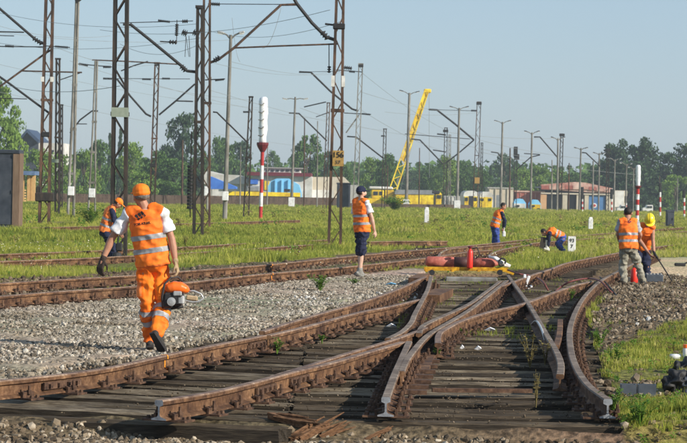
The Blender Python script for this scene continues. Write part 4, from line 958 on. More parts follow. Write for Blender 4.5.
put_text('156', .23, at(338.2, 155.2, Y) - Vector((0, .285, 0)), PL, bold=.0025); put_text('57', .15, at(338.0, 162.5, Y) - Vector((0, .285, 0)), PL, 'bark', .002)

# black tension weights on the mast cluster
Y = MAST['M3'][1]; c0 = at(190.3, 209, Y); c1 = at(190.8, 165, Y); L = c1.z - c0.z
tw = empty('tension_weights', c0, 'stack of black round tension weights hanging beside the dark mast', 'weights')
n = 13
for i in range(n):
    b = MB(); b.lathe(c0 + Vector((0, 0, L * i / n)), [(.11, 0), (.13, .015), (.13, L / n - .03), (.11, L / n - .012)], 14); b.build('weight', MT['black'], tw)
b = MB(); b.tube([c0 - Vector((0, 0, .3)), c1 + Vector((0, 0, 1.2))], .018, 6); b.build('guide_rod', MT['mast_rust'], tw)

# overhead wires
def wire(p0, y0, p1, y1, sag=.4, r=.008, lab='thin overhead wire sagging across the sky between masts'):
    a = at(*p0, y0); b_ = at(*p1, y1); P = []
    for i in range(17):
        t = i / 16; q = a.lerp(b_, t); q.z -= 4 * sag * t * (1 - t); P.append(q - a)
    b = MB(); b.tube(P, r * max(1, a.y / 110), 5); o = b.build('overhead_wire', MT['wire'], None, loc=a); tag(o, lab, 'wire', 'overhead wires between the masts')
WI = [((-20, 8), 99, (197, 24), 84), ((-20, 30), 140, (230, 40), 150), ((-20, 40), 100, (200, 38), 84), ((-20, 60), 130, (260, 108), 200), ((-20, 88), 160, (330, 150), 300), ((58, 48), 99, (157, 64), 148),
      ((70, 61), 126, (250, 100), 148), ((100, 30), 90, (330, 10), 70), ((207, 30), 105, (340, 22), 70), ((232, 62), 100, (345, 72), 200), ((209, 90), 105, (385, 130), 300),
      ((361, 72), 200, (446, 130), 300), ((361, 110), 200, (446, 152), 300), ((385, 112), 260, (480, 112), 330), ((446, 132), 300, (560, 138), 330), ((479, 140), 300, (600, 160), 340), ((-20, 74), 99, (120, 86), 57),
      ((152, 84), 148, (330, 120), 250), ((300, 108), 200, (410, 135), 290), ((120, 44), 90, (200, 44), 84), ((410, 130), 290, (534, 158), 340), ((480, 152), 320, (640, 175), 350), ((361, 92), 200, (460, 112), 300),
      ((232, 18), 105, (240, 62), 105), ((281, 8), 84, (262, 48), 84), ((-20, 20), 120, (110, 36), 126), ((209, 62), 100, (330, 72), 180)]
ZN = [(0, 'the left edge'), (75, 'the slate cabinet mast'), (140, 'the blank plate mast'), (170, 'the mast over the worker'), (215, 'the twin mast cluster'), (265, 'the bright lamp post'), (290, 'the long diagonal strut'), (350, 'the numbered mast'), (370, 'the pale lattice mast'), (395, 'the slim mast before the crane'), (430, 'the crane lamp post'), (500, 'the railcar masts'), (900, 'the shed poles')]
used = {}
for a in sorted(WI, key=lambda a: a[0][1] + a[2][1]):
    k_ = tuple(next(n for lim, n in ZN if q[0] < lim) for q in (a[0], a[2])); c = used.get(k_, 0); used[k_] = c + 1
    wire(a[0], a[1], a[2], a[3], lab='%s thin wire from %s to %s' % (['highest', 'next lower', 'third lower', 'fourth lower', 'lowest'][min(c, 4)], k_[0], k_[1]))

# signals
def signal(base, top, head_bot, hood_bot, wpx, label, stripes):
    p = footpt(*base); Y = p.y; s = ppm(Y); o = empty('railway_signal', p, label, 'signal', 'signals with covered heads')
    X = lambda y: at(lerp(base[0], top[0], (base[1] - y) / (base[1] - top[1])), y, Y)
    ys = np.linspace(base[1], hood_bot, stripes + 1); r = 3.6 / s / 2 if wpx > 6 else 3.4 / s / 2
    for i in range(stripes):
        b = MB(); b.tube([X(ys[i]), X(ys[i + 1])], r, 10); b.build('pole_band', MT['red' if i % 2 == 0 else 'white'], o)
    b = MB(); a = X(hood_bot); L = X(head_bot).z - a.z; hw = wpx / s / 2
    b.lathe(a, [(hw * .5, 0), (hw * 1.1, L * .5), (hw * 1.35, L * .8), (hw * 1.35, L * 1.05)], 12); b.build('basket', MT['dark_red'], o)
    a = X(head_bot); c = X(top[1]); L = c.z - a.z
    v = []; pr = [(.35, -.02), (.8, .02), (.86, .08), (.82, .12), (1.0, .3), (.92, .5), (1.03, .66), (.95, .8), (1.0, .9), (.85, .97), (.45, 1.0)]
    b = MB(); b.lathe(a, [(hw * q, L * t) for q, t in pr], 14)
    b.v = [(x + (noise.noise(Vector((x * 4, y * 4, z * 3))) * hw * .25), y, z) for x, y, z in b.v]
    b.build('white_wrapping', MT['foil'], o, sm=True)
    b = MB()
    for i in range(5 if wpx > 6 else 0):
        q = a + Vector((-hw * .55, -hw * .95, L * (.16 + i * .17))); b.tube([q + Vector((-.12, 0, 0)), q + Vector((.08, -.1, -.06)), q + Vector((.2, -.02, .06))], .03, 6)
    if b.v: b.build('fold_shade', MT['mast_grey'], o)  # shade in the folds of the wrapping, modelled as grey strips
signal((260.5, 220), (264, 97), 143, 152, 8.8, 'red and white banded signal with a white wrapped head', 5)
signal((637, 226), (638.5, 165), 186, 189, 4.8, 'white wrapped signal behind the two workers on the right', 7)
def dsignal(x, yt, yb, hb, label):
    p = footpt(x, yb); Y = p.y; s = ppm(Y); o = empty('shunting_signal', p, label, 'signal', 'dark signals near the shed')
    b = MB(); b.box(at(x, (yt + hb) / 2, Y), (2.8 / s, .3, (hb - yt) / s), bev=.05); b.build('signal_head', MT['black'], o)
    ys = np.linspace(hb, yb, 6)
    for i in range(5):
        b = MB(); b.tube([at(x + .2, ys[i], Y), at(x + .2, ys[i + 1], Y)], .09, 8); b.build('pole_band', MT['red' if i % 2 else 'white'], o)
dsignal(582.2, 187, 212, 199, 'dark signal in front of the shed\'s second pillar'); dsignal(611.5, 189, 213, 199, 'dark signal at the right shed corner'); dsignal(660, 183, 217, 192, 'dark banded signal among the right trees'); dsignal(684, 190, 218, 198, 'dark banded signal at the right edge'); dsignal(626, 196, 213, 203, 'small dark signal right of the shed')

# marker stones and trackside signs
def stonepost(x, yt, yb, wpx, label, txt=None, m='white', dep=.16):
    p = footpt(x, yb); Y = p.y; s = ppm(Y); H = (yb - yt) / s; W = wpx / s
    b = MB(); b.box((0, 0, H * .42), (W, dep, H * .84), bev=.015); b.box((0, 0, H * .9), (W * .8, dep * .8, H * .18), bev=.03)
    if txt: b = MB(); b.box((0, 0, H / 2 - .05), (W, dep * .5, H + .1), bev=.012)
    o = b.build('marker_stone', MT[m], None, loc=p); tag(o, label, 'marker stone', 'marker stones in the grass')
    return o, p, Y, H
stonepost(426.5, 207, 222.5, 4.4, 'white marker stone in the grass below the yellow wagon')
stonepost(590.5, 217, 229, 4.4, 'white marker stone in the grass below the shed')
o, p, Y, H = stonepost(571.5, 236.5, 251.5, 7.8, 'white kilometre stone painted with numerals beside the crouching worker', 'x')
put_text('93', .16, p + Vector((0, -.05, H * .72)), o, bold=.001, name='numerals'); put_text('7', .15, p + Vector((0, -.05, H * .34)), o, bold=.004, name='numerals')
def cabinet(x0, x1, yt, yb, label, cat='cabinet', dep=.8, m='cabinet', m2='cab_brown', frac=0, name='relay_cabinet'):
    p = footpt((x0 + x1) / 2, yb); Y = p.y; s = ppm(Y); W = (x1 - x0) / s; H = (yb - yt) / s
    o = empty(name, p, label, cat)
    b = MB(); b.box(p + Vector((0, dep / 2, H / 2)), (W, dep, H)); b.build('housing', MT[m], o)
    b = MB(); b.box(p + Vector((0, dep / 2, H + .05)), (W * 1.08, dep * 1.1, .16), bev=.03); b.build('lid', MT[m], o)
    b = MB(); b.box(p + Vector((0, -.02, H * .5)), (W * .84, .035, H * .86), bev=.008); b.build('door', MT[m], o)
    b = MB(); b.box(p + Vector((W * .3, -.06, H * .5)), (.03, .04, .14)); b.build('handle', MT['black'], o)
    if frac:
        b = MB(); b.box(p + Vector((W / 2 + .02, dep / 2, H / 2)), (.05, dep, H)); b.box(p + Vector((W * (.5 - frac / 2), -.05, H / 2)), (W * frac, .05, H * .98)); b.build('side_panel', MT[m2], o)
    return o
cabinet(-14, 17.5, 153, 230, 'large slate grey cabinet with a brown side at the left edge', frac=.17, dep=1.0)
cabinet(336.5, 350, 184, 209, 'dark slate cabinet standing behind the numbered mast', dep=.8)
cabinet(666.5, 674, 212, 226, 'small slate box standing in the grass at right', dep=.5)
# ------------------------------------------------------------------ far buildings, fence, wagons
def rect(x0, y0, x1, y1, Y):
    a = at(x0, y0, Y); b = at(x1, y1, Y); c = at((x0 + x1) / 2, (y0 + y1) / 2, Y); s = ppm(Y)
    return c, (x1 - x0) / s, (y1 - y0) / s
def rbox(b, x0, y0, x1, y1, Y, dep, mi=0, bev=0, dy=0):
    c, W, H = rect(x0, y0, x1, y1, Y); return b.box(c + Vector((0, dep / 2 + dy, 0)), (W, dep, H), mi=mi, bev=bev)
def part(name, m, o, x0, y0, x1, y1, Y, dep, bev=0, dy=0):
    b = MB(); rbox(b, x0, y0, x1, y1, Y, dep, bev=bev, dy=dy); return b.build(name, MT[m], o)
def house(name, x, y, Y, label, cat='building'):
    p = at(x, y, Y); p.z = gzs(p.x, Y); return empty(name, p, label, cat)
# long board fence: one board per part up to the limit, rest joined
def fence(x0, x1, yb, ht, label, pitch, Ya=None):
    a = footpt(x0, yb[0]); b_ = footpt(x1, yb[1]); o = empty('board_fence', a, label, 'fence'); d = b_ - a; L = d.length; n = int(L / pitch); u = d.normalized(); ang = math.atan2(u.y, u.x)
    me = None; rs = random.Random(3)
    vs = []
    for k in range(3):
        q = MB(); q.box((0, 0, ht / 2), (pitch * .93, .05, ht * (.97 + .03 * k))); vs.append(q.mesh('board', MT['fence']))
    for i in range(n):
        p = a + d * ((i + .5) / n); p.z = gzs(p.x, p.y) - .05
        c = bpy.data.objects.new('board', vs[rs.randint(0, 2)]); C.objects.link(c); c.location = p - a; c.rotation_euler = (rs.uniform(-.02, .02), rs.uniform(-.015, .015), ang); c.parent = o
    q = MB()
    for z in (.4, ht - .35): q.bar(Vector((0, 0, z)) , d + Vector((0, 0, z)), .06, .1)
    q.v = [(x - u.y * -.06, y + .08, z) for x, y, z in q.v]
    c = q.build('rail_beam', MT['fence'], None); c.parent = o
fence(52, 346, (203.8, 206.3), 1.08, 'long brown board fence across the back of the field', .19)
fence(346, 470, (207.5, 209), .55, 'lower dark fence below the yellow wagon', .3)
# sheds and halls on the left
o = house('gabled_house', 40, 150, 420, 'white house with a dark blue gable roof above the left trees')
part('wall', 'house_w', o, 26, 143, 64, 185, 420, 12); part('annex', 'house_w', o, 46, 146, 66, 185, 423, 9)
b = MB(); c, W, H = rect(20, 131, 40, 145, 419); A = [at(20, 137, 418), at(27, 129, 418), at(39, 140, 418), at(38, 143, 418), at(27, 132.5, 418), at(21, 139, 418)]; b.ext(A, None, (0, 14, 0)); b.build('roof', MT['navy_roof'], o)
b = MB(); b.ext([at(21.5, 139, 419), at(27, 132.5, 419), at(38, 142.5, 419), at(38, 175, 419), at(21.5, 175, 419)], None, (0, 10, 0)); b.build('gable_wall', MT['cabinet'], o)
part('window', 'glass', o, 50, 150, 54, 154, 420, .3, dy=-.1); part('window', 'glass', o, 58, 150, 62, 154, 420, .3, dy=-.1)
o = house('plank_shelter', 26, 200, 200, 'small shelter of fresh planks with a blue roof', 'shelter')
for x in (16.5, 22.5, 28.5, 33.5): part('post', 'planks', o, x - 1.2, 174, x + 1.4, 201, 200, .4)
part('roof', 'roof_blue', o, 13, 171, 35.5, 175, 200, 3, dy=-.5); part('back_wall', 'planks', o, 27, 176, 34.5, 201, 201, .2)
for i in range(5): pl = part('plank', 'planks', o, 15, 200 - i * 2.6, 25, 201.4 - i * 2.6, 199, .8, dy=-.2)
o = house('hall', 275, 198, 395, 'long white hall with a red fascia behind the fence')
part('wall', 'house_w', o, 252, 176, 312, 210, 395, 18); part('wall', 'house_w', o, 204, 178, 252, 210, 397, 15)
part('fascia', 'dark_red', o, 247, 172.5, 311, 176, 394, 20); part('upper_storey', 'house_w', o, 264, 168.5, 300, 172.4, 398, 12); part('parapet', 'concrete', o, 264, 167.6, 304, 168.4, 397.5, 13)
part('window', 'tarp_b', o, 249, 179, 258, 184, 394.8, .3); part('door', 'yellow', o, 264.5, 181, 269, 190, 394.8, .3)
for i in range(7): part('window', 'glass', o, 266 + i * 5, 169.6, 269 + i * 5, 171.6, 397.9, .2)
b = MB(); b.ext([at(203, 184, 396), at(203, 173, 396), at(208, 171, 396), at(222, 174.5, 396), at(236, 175, 396), at(247, 177.5, 396), at(247, 184, 396)], None, (0, 16, 0)); b.build('gable', MT['house_w'], o)
o = house('storage_tent', 318, 198, 400, 'long pale storage tent between the light posts', 'tent')
b = MB(); b.ext([at(300, 212, 400), at(300, 182, 400), at(306, 177, 400), at(344, 177, 400), at(350, 183, 400), at(350, 212, 400)], None, (0, 10, 0)); b.build('canvas', MT['beige'], o); part('door', 'house_w', o, 306, 190, 334, 209, 399.6, .3)
part('panel', 'concrete', o, 350, 185, 358, 210, 400, 2)
o = house('blue_canopy', 221, 192, 370, 'bright blue tarpaulin canopy in front of the white hall', 'canopy')
b = MB(); b.ext([at(210.5, 176.5, 370), at(214, 178, 370), at(236, 187, 370), at(236, 189, 370), at(210.5, 189, 370)], None, (0, 5, 0)); b.build('tarpaulin', MT['tarp_b'], o)
for x in (211.5, 223, 235): part('post', 'mast_grey', o, x - .3, 188, x + .3, 208, 371, .2)
o = house('covered_machine', 284, 196, 385, 'pale blue tarpaulin draped over a tall machine behind the fence', 'tarpaulin')
b = MB(); prf = [(268, 210), (268, 186), (271, 181), (277, 178.5), (288, 178.5), (294, 182), (299, 185), (301, 192), (302, 210)]; b.ext([at(x, y, 385) for x, y in prf], None, (0, 6, 0)); b.build('tarpaulin', MT['tarp_l'], o)
for x in (275, 281.5, 288): part('fold', 'tarp_l', o, x - .5, 180, x + .5, 208, 384.6, .4)
o = house('flat_wagon', 260, 196, 375, 'long yellow flat wagon behind the board fence', 'wagon')
part('deck', 'yellow', o, 225, 192, 300, 196, 375, 2.8); part('sole_bar', 'black', o, 225, 196, 300, 199, 375.3, 2.2); part('cab', 'roof_grey', o, 246, 186, 260, 192, 375.5, 2.2, bev=.2); part('winch', 'black', o, 284, 189, 290, 192, 375.5, 2)
for x in (229, 235, 290, 296): 
    q = MB(); q.lathe(at(x, 200.5, 375.1), [(.48, 0), (.48, .14)], 12, axis=(0, 1, 0)); q.build('wheel', MT['black'], o)
# crane wagon
YC = 415
o = house('railway_crane', 395, 205, YC, 'yellow railway crane with its lattice boom raised', 'crane')
part('chassis', 'yellow', o, 368, 198.6, 400, 204.5, YC, 3); part('under_frame', 'black', o, 372, 203.5, 399, 206.5, YC + .3, 2.5)
part('cab', 'yellow', o, 371, 189.5, 384, 199, YC, 2.8, bev=.2); part('cab_window', 'glass', o, 373.5, 191.5, 378, 195, YC - .1, .2); part('cab_window', 'glass', o, 379.5, 191.5, 382.5, 195, YC - .1, .2)
part('cab_roof', 'house_w', o, 369, 186.6, 393, 189.4, YC - .2, 3.2, bev=.15); part('engine_housing', 'yellow', o, 384.5, 190, 394, 199, YC, 2.8, bev=.15); part('counterweight', 'yellow', o, 394.5, 192, 400.5, 199, YC, 2.8, bev=.2)
P0, P1 = (392.5, 191.5), (427, 90); b = MB(); d = Vector((P1[0] - P0[0], 0, P0[1] - P1[1])).normalized(); nn = Vector((d.z, 0, -d.x))
A = at(*P0, YC + 1); B = at(*P1, YC + 1); L = (B - A).length; w0, w1 = 1.3, .7
for sg in (-1, 1):
    for yy in (-.5, .5):
        q = MB(); q.bar(A + nn * sg * w0 / 2 + Vector((0, yy, 0)), B + nn * sg * w1 / 2 + Vector((0, yy * .6, 0)), .2, .2); q.build('boom_chord', MT['yellow'], o)
n = 18
for i in range(n):
    t0, t1 = i / n, (i + 1) / n; sg = 1 if i % 2 else -1
    for yy in (-.5, .5):
        q = MB(); q.bar(A.lerp(B, t0) + nn * sg * lerp(w0, w1, t0) / 2 + Vector((0, yy * lerp(1, .6, t0), 0)), A.lerp(B, t1) - nn * sg * lerp(w0, w1, t1) / 2 + Vector((0, yy * lerp(1, .6, t1), 0)), .1, .12); q.build('boom_brace', MT['yellow'], o)
q = MB(); q.bar(A.lerp(B, .3), A.lerp(B, .99), .5, .66); q.build('boom_plate', MT['yellow'], o)
q = MB(); q.box(at(427.5, 91, YC + 1), (1.3, .8, .7), bev=.1); q.build('boom_head', MT['yellow'], o)
q = MB(); q.tube([at(429, 92, YC + 1), at(429.4, 178, YC + 1)], .035, 5); q.tube([at(399, 195, YC + 1.5), at(426, 92, YC + 1.5)], .03, 5); q.build('hoist_cable', MT['wire'], o)
q = MB(); q.bar(at(396.5, 196, YC + 1), at(398, 178, YC + 1), .35, .35); q.build('luffing_ram', MT['alu'], o)
# covered yellow wagon
o = house('covered_wagon', 418, 205, 412, 'bright yellow covered wagon with a grey roof', 'wagon')
YW = 412
for i in range(6):
    x0 = 396 + i * 6.4; part('side_panel', 'yellow', o, x0, 193.5 + .18 * i, x0 + 6.2, 205.5, YW, .3)
b = MB(); b.ext([at(x, y, YW - .15) for x, y in [(395, 194.2), (395, 191.5), (397, 189.7), (432, 190.2), (434.5, 194.5)]], None, (0, 3.2, 0)); b.build('roof', MT['roof_grey'], o)
part('end_cab', 'yellow', o, 434.8, 192.5, 441.5, 205.5, YW, 2.9, bev=.2); part('cab_roof', 'black', o, 432, 190.5, 440, 194, YW - .25, 3.3, bev=.15); part('door_gap', 'black', o, 434.3, 195, 435.2, 205, YW - .1, .2)
part('window', 'glass', o, 437, 195, 439.3, 198.5, YW - .1, .2); part('window', 'glass', o, 439.9, 195, 441.2, 198.5, YW - .1, .2); part('body_core', 'yellow', o, 396, 194, 434, 205.5, YW + .35, 2.5); part('under_frame', 'black', o, 396, 205.5, 441, 208, YW + .2, 2.5)
# railcar with two rounded ends
o = house('railcar', 478, 207, 405, 'white and yellow railcar seen end on beside the lamp post', 'railcar')
YR = 405
for (x0, x1, sh) in [(463.5, 478.5, 0), (479.2, 493, 1)]:
    c0 = [(x0, 208), (x0, 195 + sh), (x0 + 1.2, 192.2 + sh), (x0 + 4, 190.8 + sh), (x1 - 4, 190.8 + sh), (x1 - 1, 192.4 + sh), (x1, 196 + sh), (x1, 208)]
    b = MB(); b.ext([at(x, y, YR) for x, y in c0], None, (0, 12, 0)); b.build('body', MT['house_w'], o)
    part('front_panel', 'yellow', o, x0 + 1, 196.4 + sh, x0 + 5, 207.5, YR - .12, .2); part('front_panel', 'yellow', o, x1 - 5, 196.4 + sh, x1 - 1, 207.5, YR - .12, .2)
    part('end_door', 'black' if not sh else 'yellow', o, x0 + 5.2, 196 + sh, x1 - 5.2, 207.5, YR - .1, .2)
    part('window', 'glass', o, x0 + 1.6, 197.4 + sh, x0 + 4.5, 201, YR - .2, .1); part('window', 'glass', o, x1 - 4.5, 197.4 + sh, x1 - 1.6, 201, YR - .2, .1); part('buffer_beam', 'black', o, x0 + 1, 207.6, x1 - 1, 209, YR - .1, .4)
# office block far behind, low walls, container
o = house('office_block', 425, 176, 700, 'small white block far behind the yellow wagon')
part('wall', 'house_w', o, 419.5, 173, 431.5, 184, 700, 10); part('roof', 'concrete', o, 419, 172, 432, 173, 699.5, 11)
for i in range(3): part('window', 'glass', o, 421 + i * 3.6, 175, 422.8 + i * 3.6, 178, 699.8, .3)
o = house('grey_container', 455, 200, 430, 'pale grey container between the yellow wagon and the railcar', 'container')
part('body', 'concrete', o, 443, 196, 462, 208, 430, 2.6, bev=.05); part('end_cap', 'house_w', o, 447, 197.5, 456, 201, 429.9, .2)
for x in (444.5, 448, 451.5, 455, 458.5): part('rib', 'concrete', o, x, 196.6, x + .5, 207.5, 429.8, .2)
o = house('beige_shed', 503, 200, 430, 'low beige shed right of the railcar')
part('wall', 'beige', o, 488, 188.5, 513.5, 212, 430, 9); part('roof', 'concrete', o, 487.5, 187.4, 514, 188.6, 429.8, 9.5)
for i in range(4): part('pilaster', 'beige', o, 489 + i * 6, 189, 490 + i * 6, 210, 429.8, .3)
part('door', 'roof_grey', o, 492, 195, 500, 210, 429.9, .2)
o = house('red_wall_shed', 528, 200, 432, 'dull red walled shed left of the open bays')
part('wall', 'brick_red', o, 516, 192, 544, 214, 432, 6); part('roof', 'pink', o, 515, 190.8, 545, 192.2, 431.8, 6.5)
for i in range(5): part('panel_joint', 'pink', o, 520 + i * 5, 193, 520.5 + i * 5, 212, 431.9, .2)
for (x0, x1, m, lab, g) in [(513.5, 526, 'tarp_l', 'pale blue covered load by the red walled shed', 0), (529, 541, 'yellow', 'yellow machine with a pale blue hood by the red walled shed', 1)]:
    o = house('covered_load', (x0 + x1) / 2, 205, 360, lab, 'machine')
    b = MB(); yt = 199 + g; b.ext([at(x, y, 360) for x, y in [(x0, 211), (x0, yt + 4), (x0 + 2, yt + .5), (x0 + 5, yt - .5), (x1 - 3, yt), (x1, yt + 4), (x1, 211)]], None, (0, 2, 0)); b.build('hood', MT['tarp_l'], o)
    part('chassis', m if g else 'house_w', o, x0 + .5, 203.5 + g, x1 - .5, 209.5, 359.7, .4); part('window', 'glass', o, x0 + 3, 205, x0 + 6, 207, 359.5, .1)
    for x in (x0 + 2.5, x1 - 2.5):
        q = MB(); q.lathe(at(x, 210.5, 359.6), [(.4, 0), (.4, .2)], 12, axis=(0, 1, 0)); q.build('wheel', MT['black'], o)
# the open shed
YS = 428
o = house('engine_shed', 585, 205, YS, 'long open fronted shed with faded pink walls and a blue door')
def ex(x, y): return at(x, y, YS)
b = MB(); b.ext([ex(541, 189.5), ex(541, 184.5), ex(575, 182), ex(585, 182.6), ex(612, 188.2), ex(612, 193.5)], None, (0, .5, 0)); b.build('upper_wall', MT['pink'], o)
part('side_wing', 'beige', o, 613.5, 190.5, 627, 216, YS + 1, 14); part('side_wall', 'house_w', o, 614, 191, 624, 207, YS + .8, .3)
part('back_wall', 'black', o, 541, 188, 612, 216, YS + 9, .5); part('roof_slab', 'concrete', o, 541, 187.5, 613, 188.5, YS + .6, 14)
part('lintel', 'beige', o, 541, 193.2, 612.5, 194.6, YS - .15, .7)
for i, (x0, x1, m) in enumerate([(540.5, 546.5, 'bright_orange'), (562.5, 567.2, 'beige'), (576.5, 580.3, 'beige'), (584.6, 588.6, 'beige'), (605.5, 613.5, 'beige')]): part('pillar', m, o, x0, 194.6, x1, 216, YS, .8)
part('blue_door', 'door_b', o, 588.8, 195.6, 596.8, 216, YS + .25, .3); part('blue_door', 'door_b', o, 597, 195.6, 605.3, 216, YS + .25, .3)
q = MB(); q.lathe(ex(594.5, 205.5) + Vector((0, .1, 0)), [(.45, 0), (.45, .06)], 18, axis=(0, -1, 0)); s1 = q.build('round_sign', MT['white'], o); q = MB(); q.lathe(ex(594.5, 205.5), [(.24, 0), (.24, .06)], 14, axis=(0, -1, 0)); q.build('sign_mark', MT['red'], o)
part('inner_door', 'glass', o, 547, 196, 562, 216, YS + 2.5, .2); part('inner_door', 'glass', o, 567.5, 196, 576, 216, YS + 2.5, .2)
for i in range(9): part('roof_panel', 'pink' if i % 3 else 'brick_red', o, 541.5 + i * 7.9, 185.5 + abs(i - 4) * .0 + (0 if i < 6 else (i - 5) * 1.2), 549 + i * 7.9, 189.4 + (0 if i < 6 else (i - 5) * 1.0), YS - .25, .2)
for i in range(2):
    o = house('parked_van', 628 + 14 * i, 208, 390, ['white van parked right of the shed', 'pale van half hidden by the right signal'][i], 'van'); x0 = 617 + 26 * i
    b = MB(); b.ext([at(x, y, 390) for x, y in [(x0, 213), (x0, 208), (x0 + 3, 207.5), (x0 + 4.5, 205), (x0 + 10, 205), (x0 + 10, 213)]], None, (0, 1.9, 0)); b.build('body', MT['house_w'], o)
    part('window', 'glass', o, x0 + 4, 206, x0 + 6.5, 208, 389.9, .1); part('window', 'glass', o, x0 + 7, 206, x0 + 9.2, 208, 389.9, .1)
    for x in (x0 + 2.2, x0 + 8):
        q = MB(); q.lathe(at(x, 212.5, 389.8), [(.36, 0), (.36, .2)], 12, axis=(0, 1, 0)); q.build('wheel', MT['black'], o)
# far telecom tower / block behind the shed
o = house('block_of_flats', 590, 170, 900, 'grey block just showing over the shed', 'building')
part('wall', 'concrete', o, 583, 170, 590, 190, 900, 10); part('wall', 'concrete', o, 592, 167, 597, 190, 900, 10)

# ------------------------------------------------------------------ people
def sph(b, c, r, n=10):
    if not isinstance(r, (tuple, list)): r = (r, r, r)
    c = Vector(c); v = []; f = []
    for i in range(n + 1):
        a = math.pi * i / n
        for j in range(n): t = 2 * math.pi * j / n; v.append(c + Vector((r[0] * math.sin(a) * math.cos(t), r[1] * math.sin(a) * math.sin(t), r[2] * math.cos(a))))
    for i in range(n):
        for j in range(n): f.append((i * n + j, i * n + (j + 1) % n, (i + 1) * n + (j + 1) % n, (i + 1) * n + j))
    b.add(v, f)
def orient(b, i0, mat3, c):
    c = Vector(c)
    for i in range(i0, len(b.v)): b.v[i] = tuple(c + mat3 @ (Vector(b.v[i]) - c))
def cap(b, p, q, r1, r2, n=10):
    p = Vector(p); q = Vector(q); d = q - p; L = max(d.length, 1e-5); d = d / L
    P = []; RR = []
    for t in (-.98, -.8, -.5, 0): P.append(p + d * r1 * t); RR.append(max(.002, r1 * math.sqrt(1 - t * t)))
    P.append(p.lerp(q, .5)); RR.append((r1 + r2) / 2)
    for t in (0, .5, .8, .98): P.append(q + d * r2 * t); RR.append(max(.002, r2 * math.sqrt(1 - t * t)))
    b.tube(P, RR, n)
def loft(b, secs, S, n=18, e=2.4):
    """secs: (centre, half width, half depth); S side vector"""
    k = len(secs); v = []; f = []
    for i, (c, a, d) in enumerate(secs):
        c = Vector(c); ax = (Vector(secs[min(i + 1, k - 1)][0]) - Vector(secs[max(i - 1, 0)][0])).normalized()
        s = (S - ax * S.dot(ax)).normalized(); g = ax.cross(s)
        for j in range(n):
            t = 2 * math.pi * j / n; ct, st = math.cos(t), math.sin(t)
            v.append(c + s * a * math.copysign(abs(ct) ** (2 / e), ct) + g * d * math.copysign(abs(st) ** (2 / e), st))
    for i in range(k - 1):
        for j in range(n): f.append((i * n + j, i * n + (j + 1) % n, (i + 1) * n + (j + 1) % n, (i + 1) * n + j))
    f.append(tuple(range(n))[::-1]); f.append(tuple((k - 1) * n + j for j in range(n)))
    b.add(v, f)
def remesh(b, name, m, parent, vox=.012, smi=4, wr=0., wscale=9):
    me = b.mesh(name, m); ob = bpy.data.objects.new(name, me); C.objects.link(ob)
    md = ob.modifiers.new('r', 'REMESH'); md.mode = 'VOXEL'; md.voxel_size = vox
    ms = ob.modifiers.new('s', 'SMOOTH'); ms.iterations = smi; ms.factor = .5
    dg = bpy.context.evaluated_depsgraph_get(); me2 = bpy.data.meshes.new_from_object(ob.evaluated_get(dg)); bpy.data.objects.remove(ob); bpy.data.meshes.remove(me)
    me2.name = name; me2.materials.clear(); me2.materials.append(m)
    if wr:
        N = len(me2.vertices); co = np.empty(N * 3, np.float32); me2.vertices.foreach_get('co', co); co = co.reshape(-1, 3)
        nr = np.empty(N * 3, np.float32); me2.vertices.foreach_get('normal', nr); nr = nr.reshape(-1, 3)
        dsp = np.array([.7 * noise.noise(Vector((c[0] * wscale, c[1] * wscale, c[2] * wscale * .8))) + 1.5 * (.28 - abs(noise.noise(Vector((c[0] * wscale * .8 + c[2] * wscale * .5, c[1] * wscale * .8 + 7, c[2] * wscale * 1.3 - c[0] * wscale * .6))))) for c in co]) * wr
        me2.vertices.foreach_set('co', (co + nr * dsp[:, None]).reshape(-1).astype(np.float32))
    me2.polygons.foreach_set('use_smooth', [True] * len(me2.polygons)); me2.update()
    o = link(name, me2, parent); return o
def band(src, name, m, parent, a, b_, off=.004, sel=None):
    """strip of a garment between two planes (point, normal), set proud of the cloth"""
    bm = bmesh.new(); bm.from_mesh(src.data); (p0, n0), (p1, n1) = a, b_
    g = list(bm.verts) + list(bm.edges) + list(bm.faces); bmesh.ops.bisect_plane(bm, geom=g, plane_co=p0, plane_no=n0, clear_inner=True)
    g = list(bm.verts) + list(bm.edges) + list(bm.faces); bmesh.ops.bisect_plane(bm, geom=g, plane_co=p1, plane_no=n1, clear_outer=True)
    if sel:
        kill = [f for f in bm.faces if not sel(f.calc_center_median())]; bmesh.ops.delete(bm, geom=kill, context='FACES')
    bm.normal_update()
    for v in bm.verts: v.co += v.normal * off
    if not bm.faces: bm.free(); return
    me = bpy.data.meshes.new(name); bm.to_mesh(me); bm.free(); me.materials.clear(); me.materials.append(m); link(name, me, parent)
def hand(b, wr, dirv, palmn, curl=.5, sc=1., side=1, r=.0095):
    d = Vector(dirv).normalized(); pn = Vector(palmn); pn = (pn - d * pn.dot(d)).normalized(); s = d.cross(pn) * side
    w_ = Vector(wr); c = w_ + d * .045 * sc
    for k in (-.028, -.010, .010, .028): cap(b, w_ + d * .01 * sc + s * k * .7 * sc, w_ + d * .09 * sc + s * k * sc, .015 * sc, .013 * sc, 8)
    for i, (k, L) in enumerate([(.030, .070), (.010, .080), (-.010, .074), (-.030, .058)]):
        p = w_ + d * .09 * sc + s * k * sc; dd = d.copy()
        for j, fr in enumerate((.45, .32, .23)):
            ang = curl * (.55 + .35 * j) * 1.5; dd = (dd * math.cos(ang * .8) + pn * math.sin(ang * .8)).normalized()
            q = p + dd * L * fr * sc * 1.15; cap(b, p, q, r * sc, r * .92 * sc, 7); p = q
    p = w_ + d * .03 * sc + s * .03 * sc; q = p + (d * .6 + s * .7 + pn * .35).normalized() * .045 * sc; cap(b, p, q, .013 * sc, .011 * sc, 7)
    cap(b, q, q + (d * .9 + pn * .6 - s * .1).normalized() * .035 * sc, .011 * sc, .009 * sc, 7)
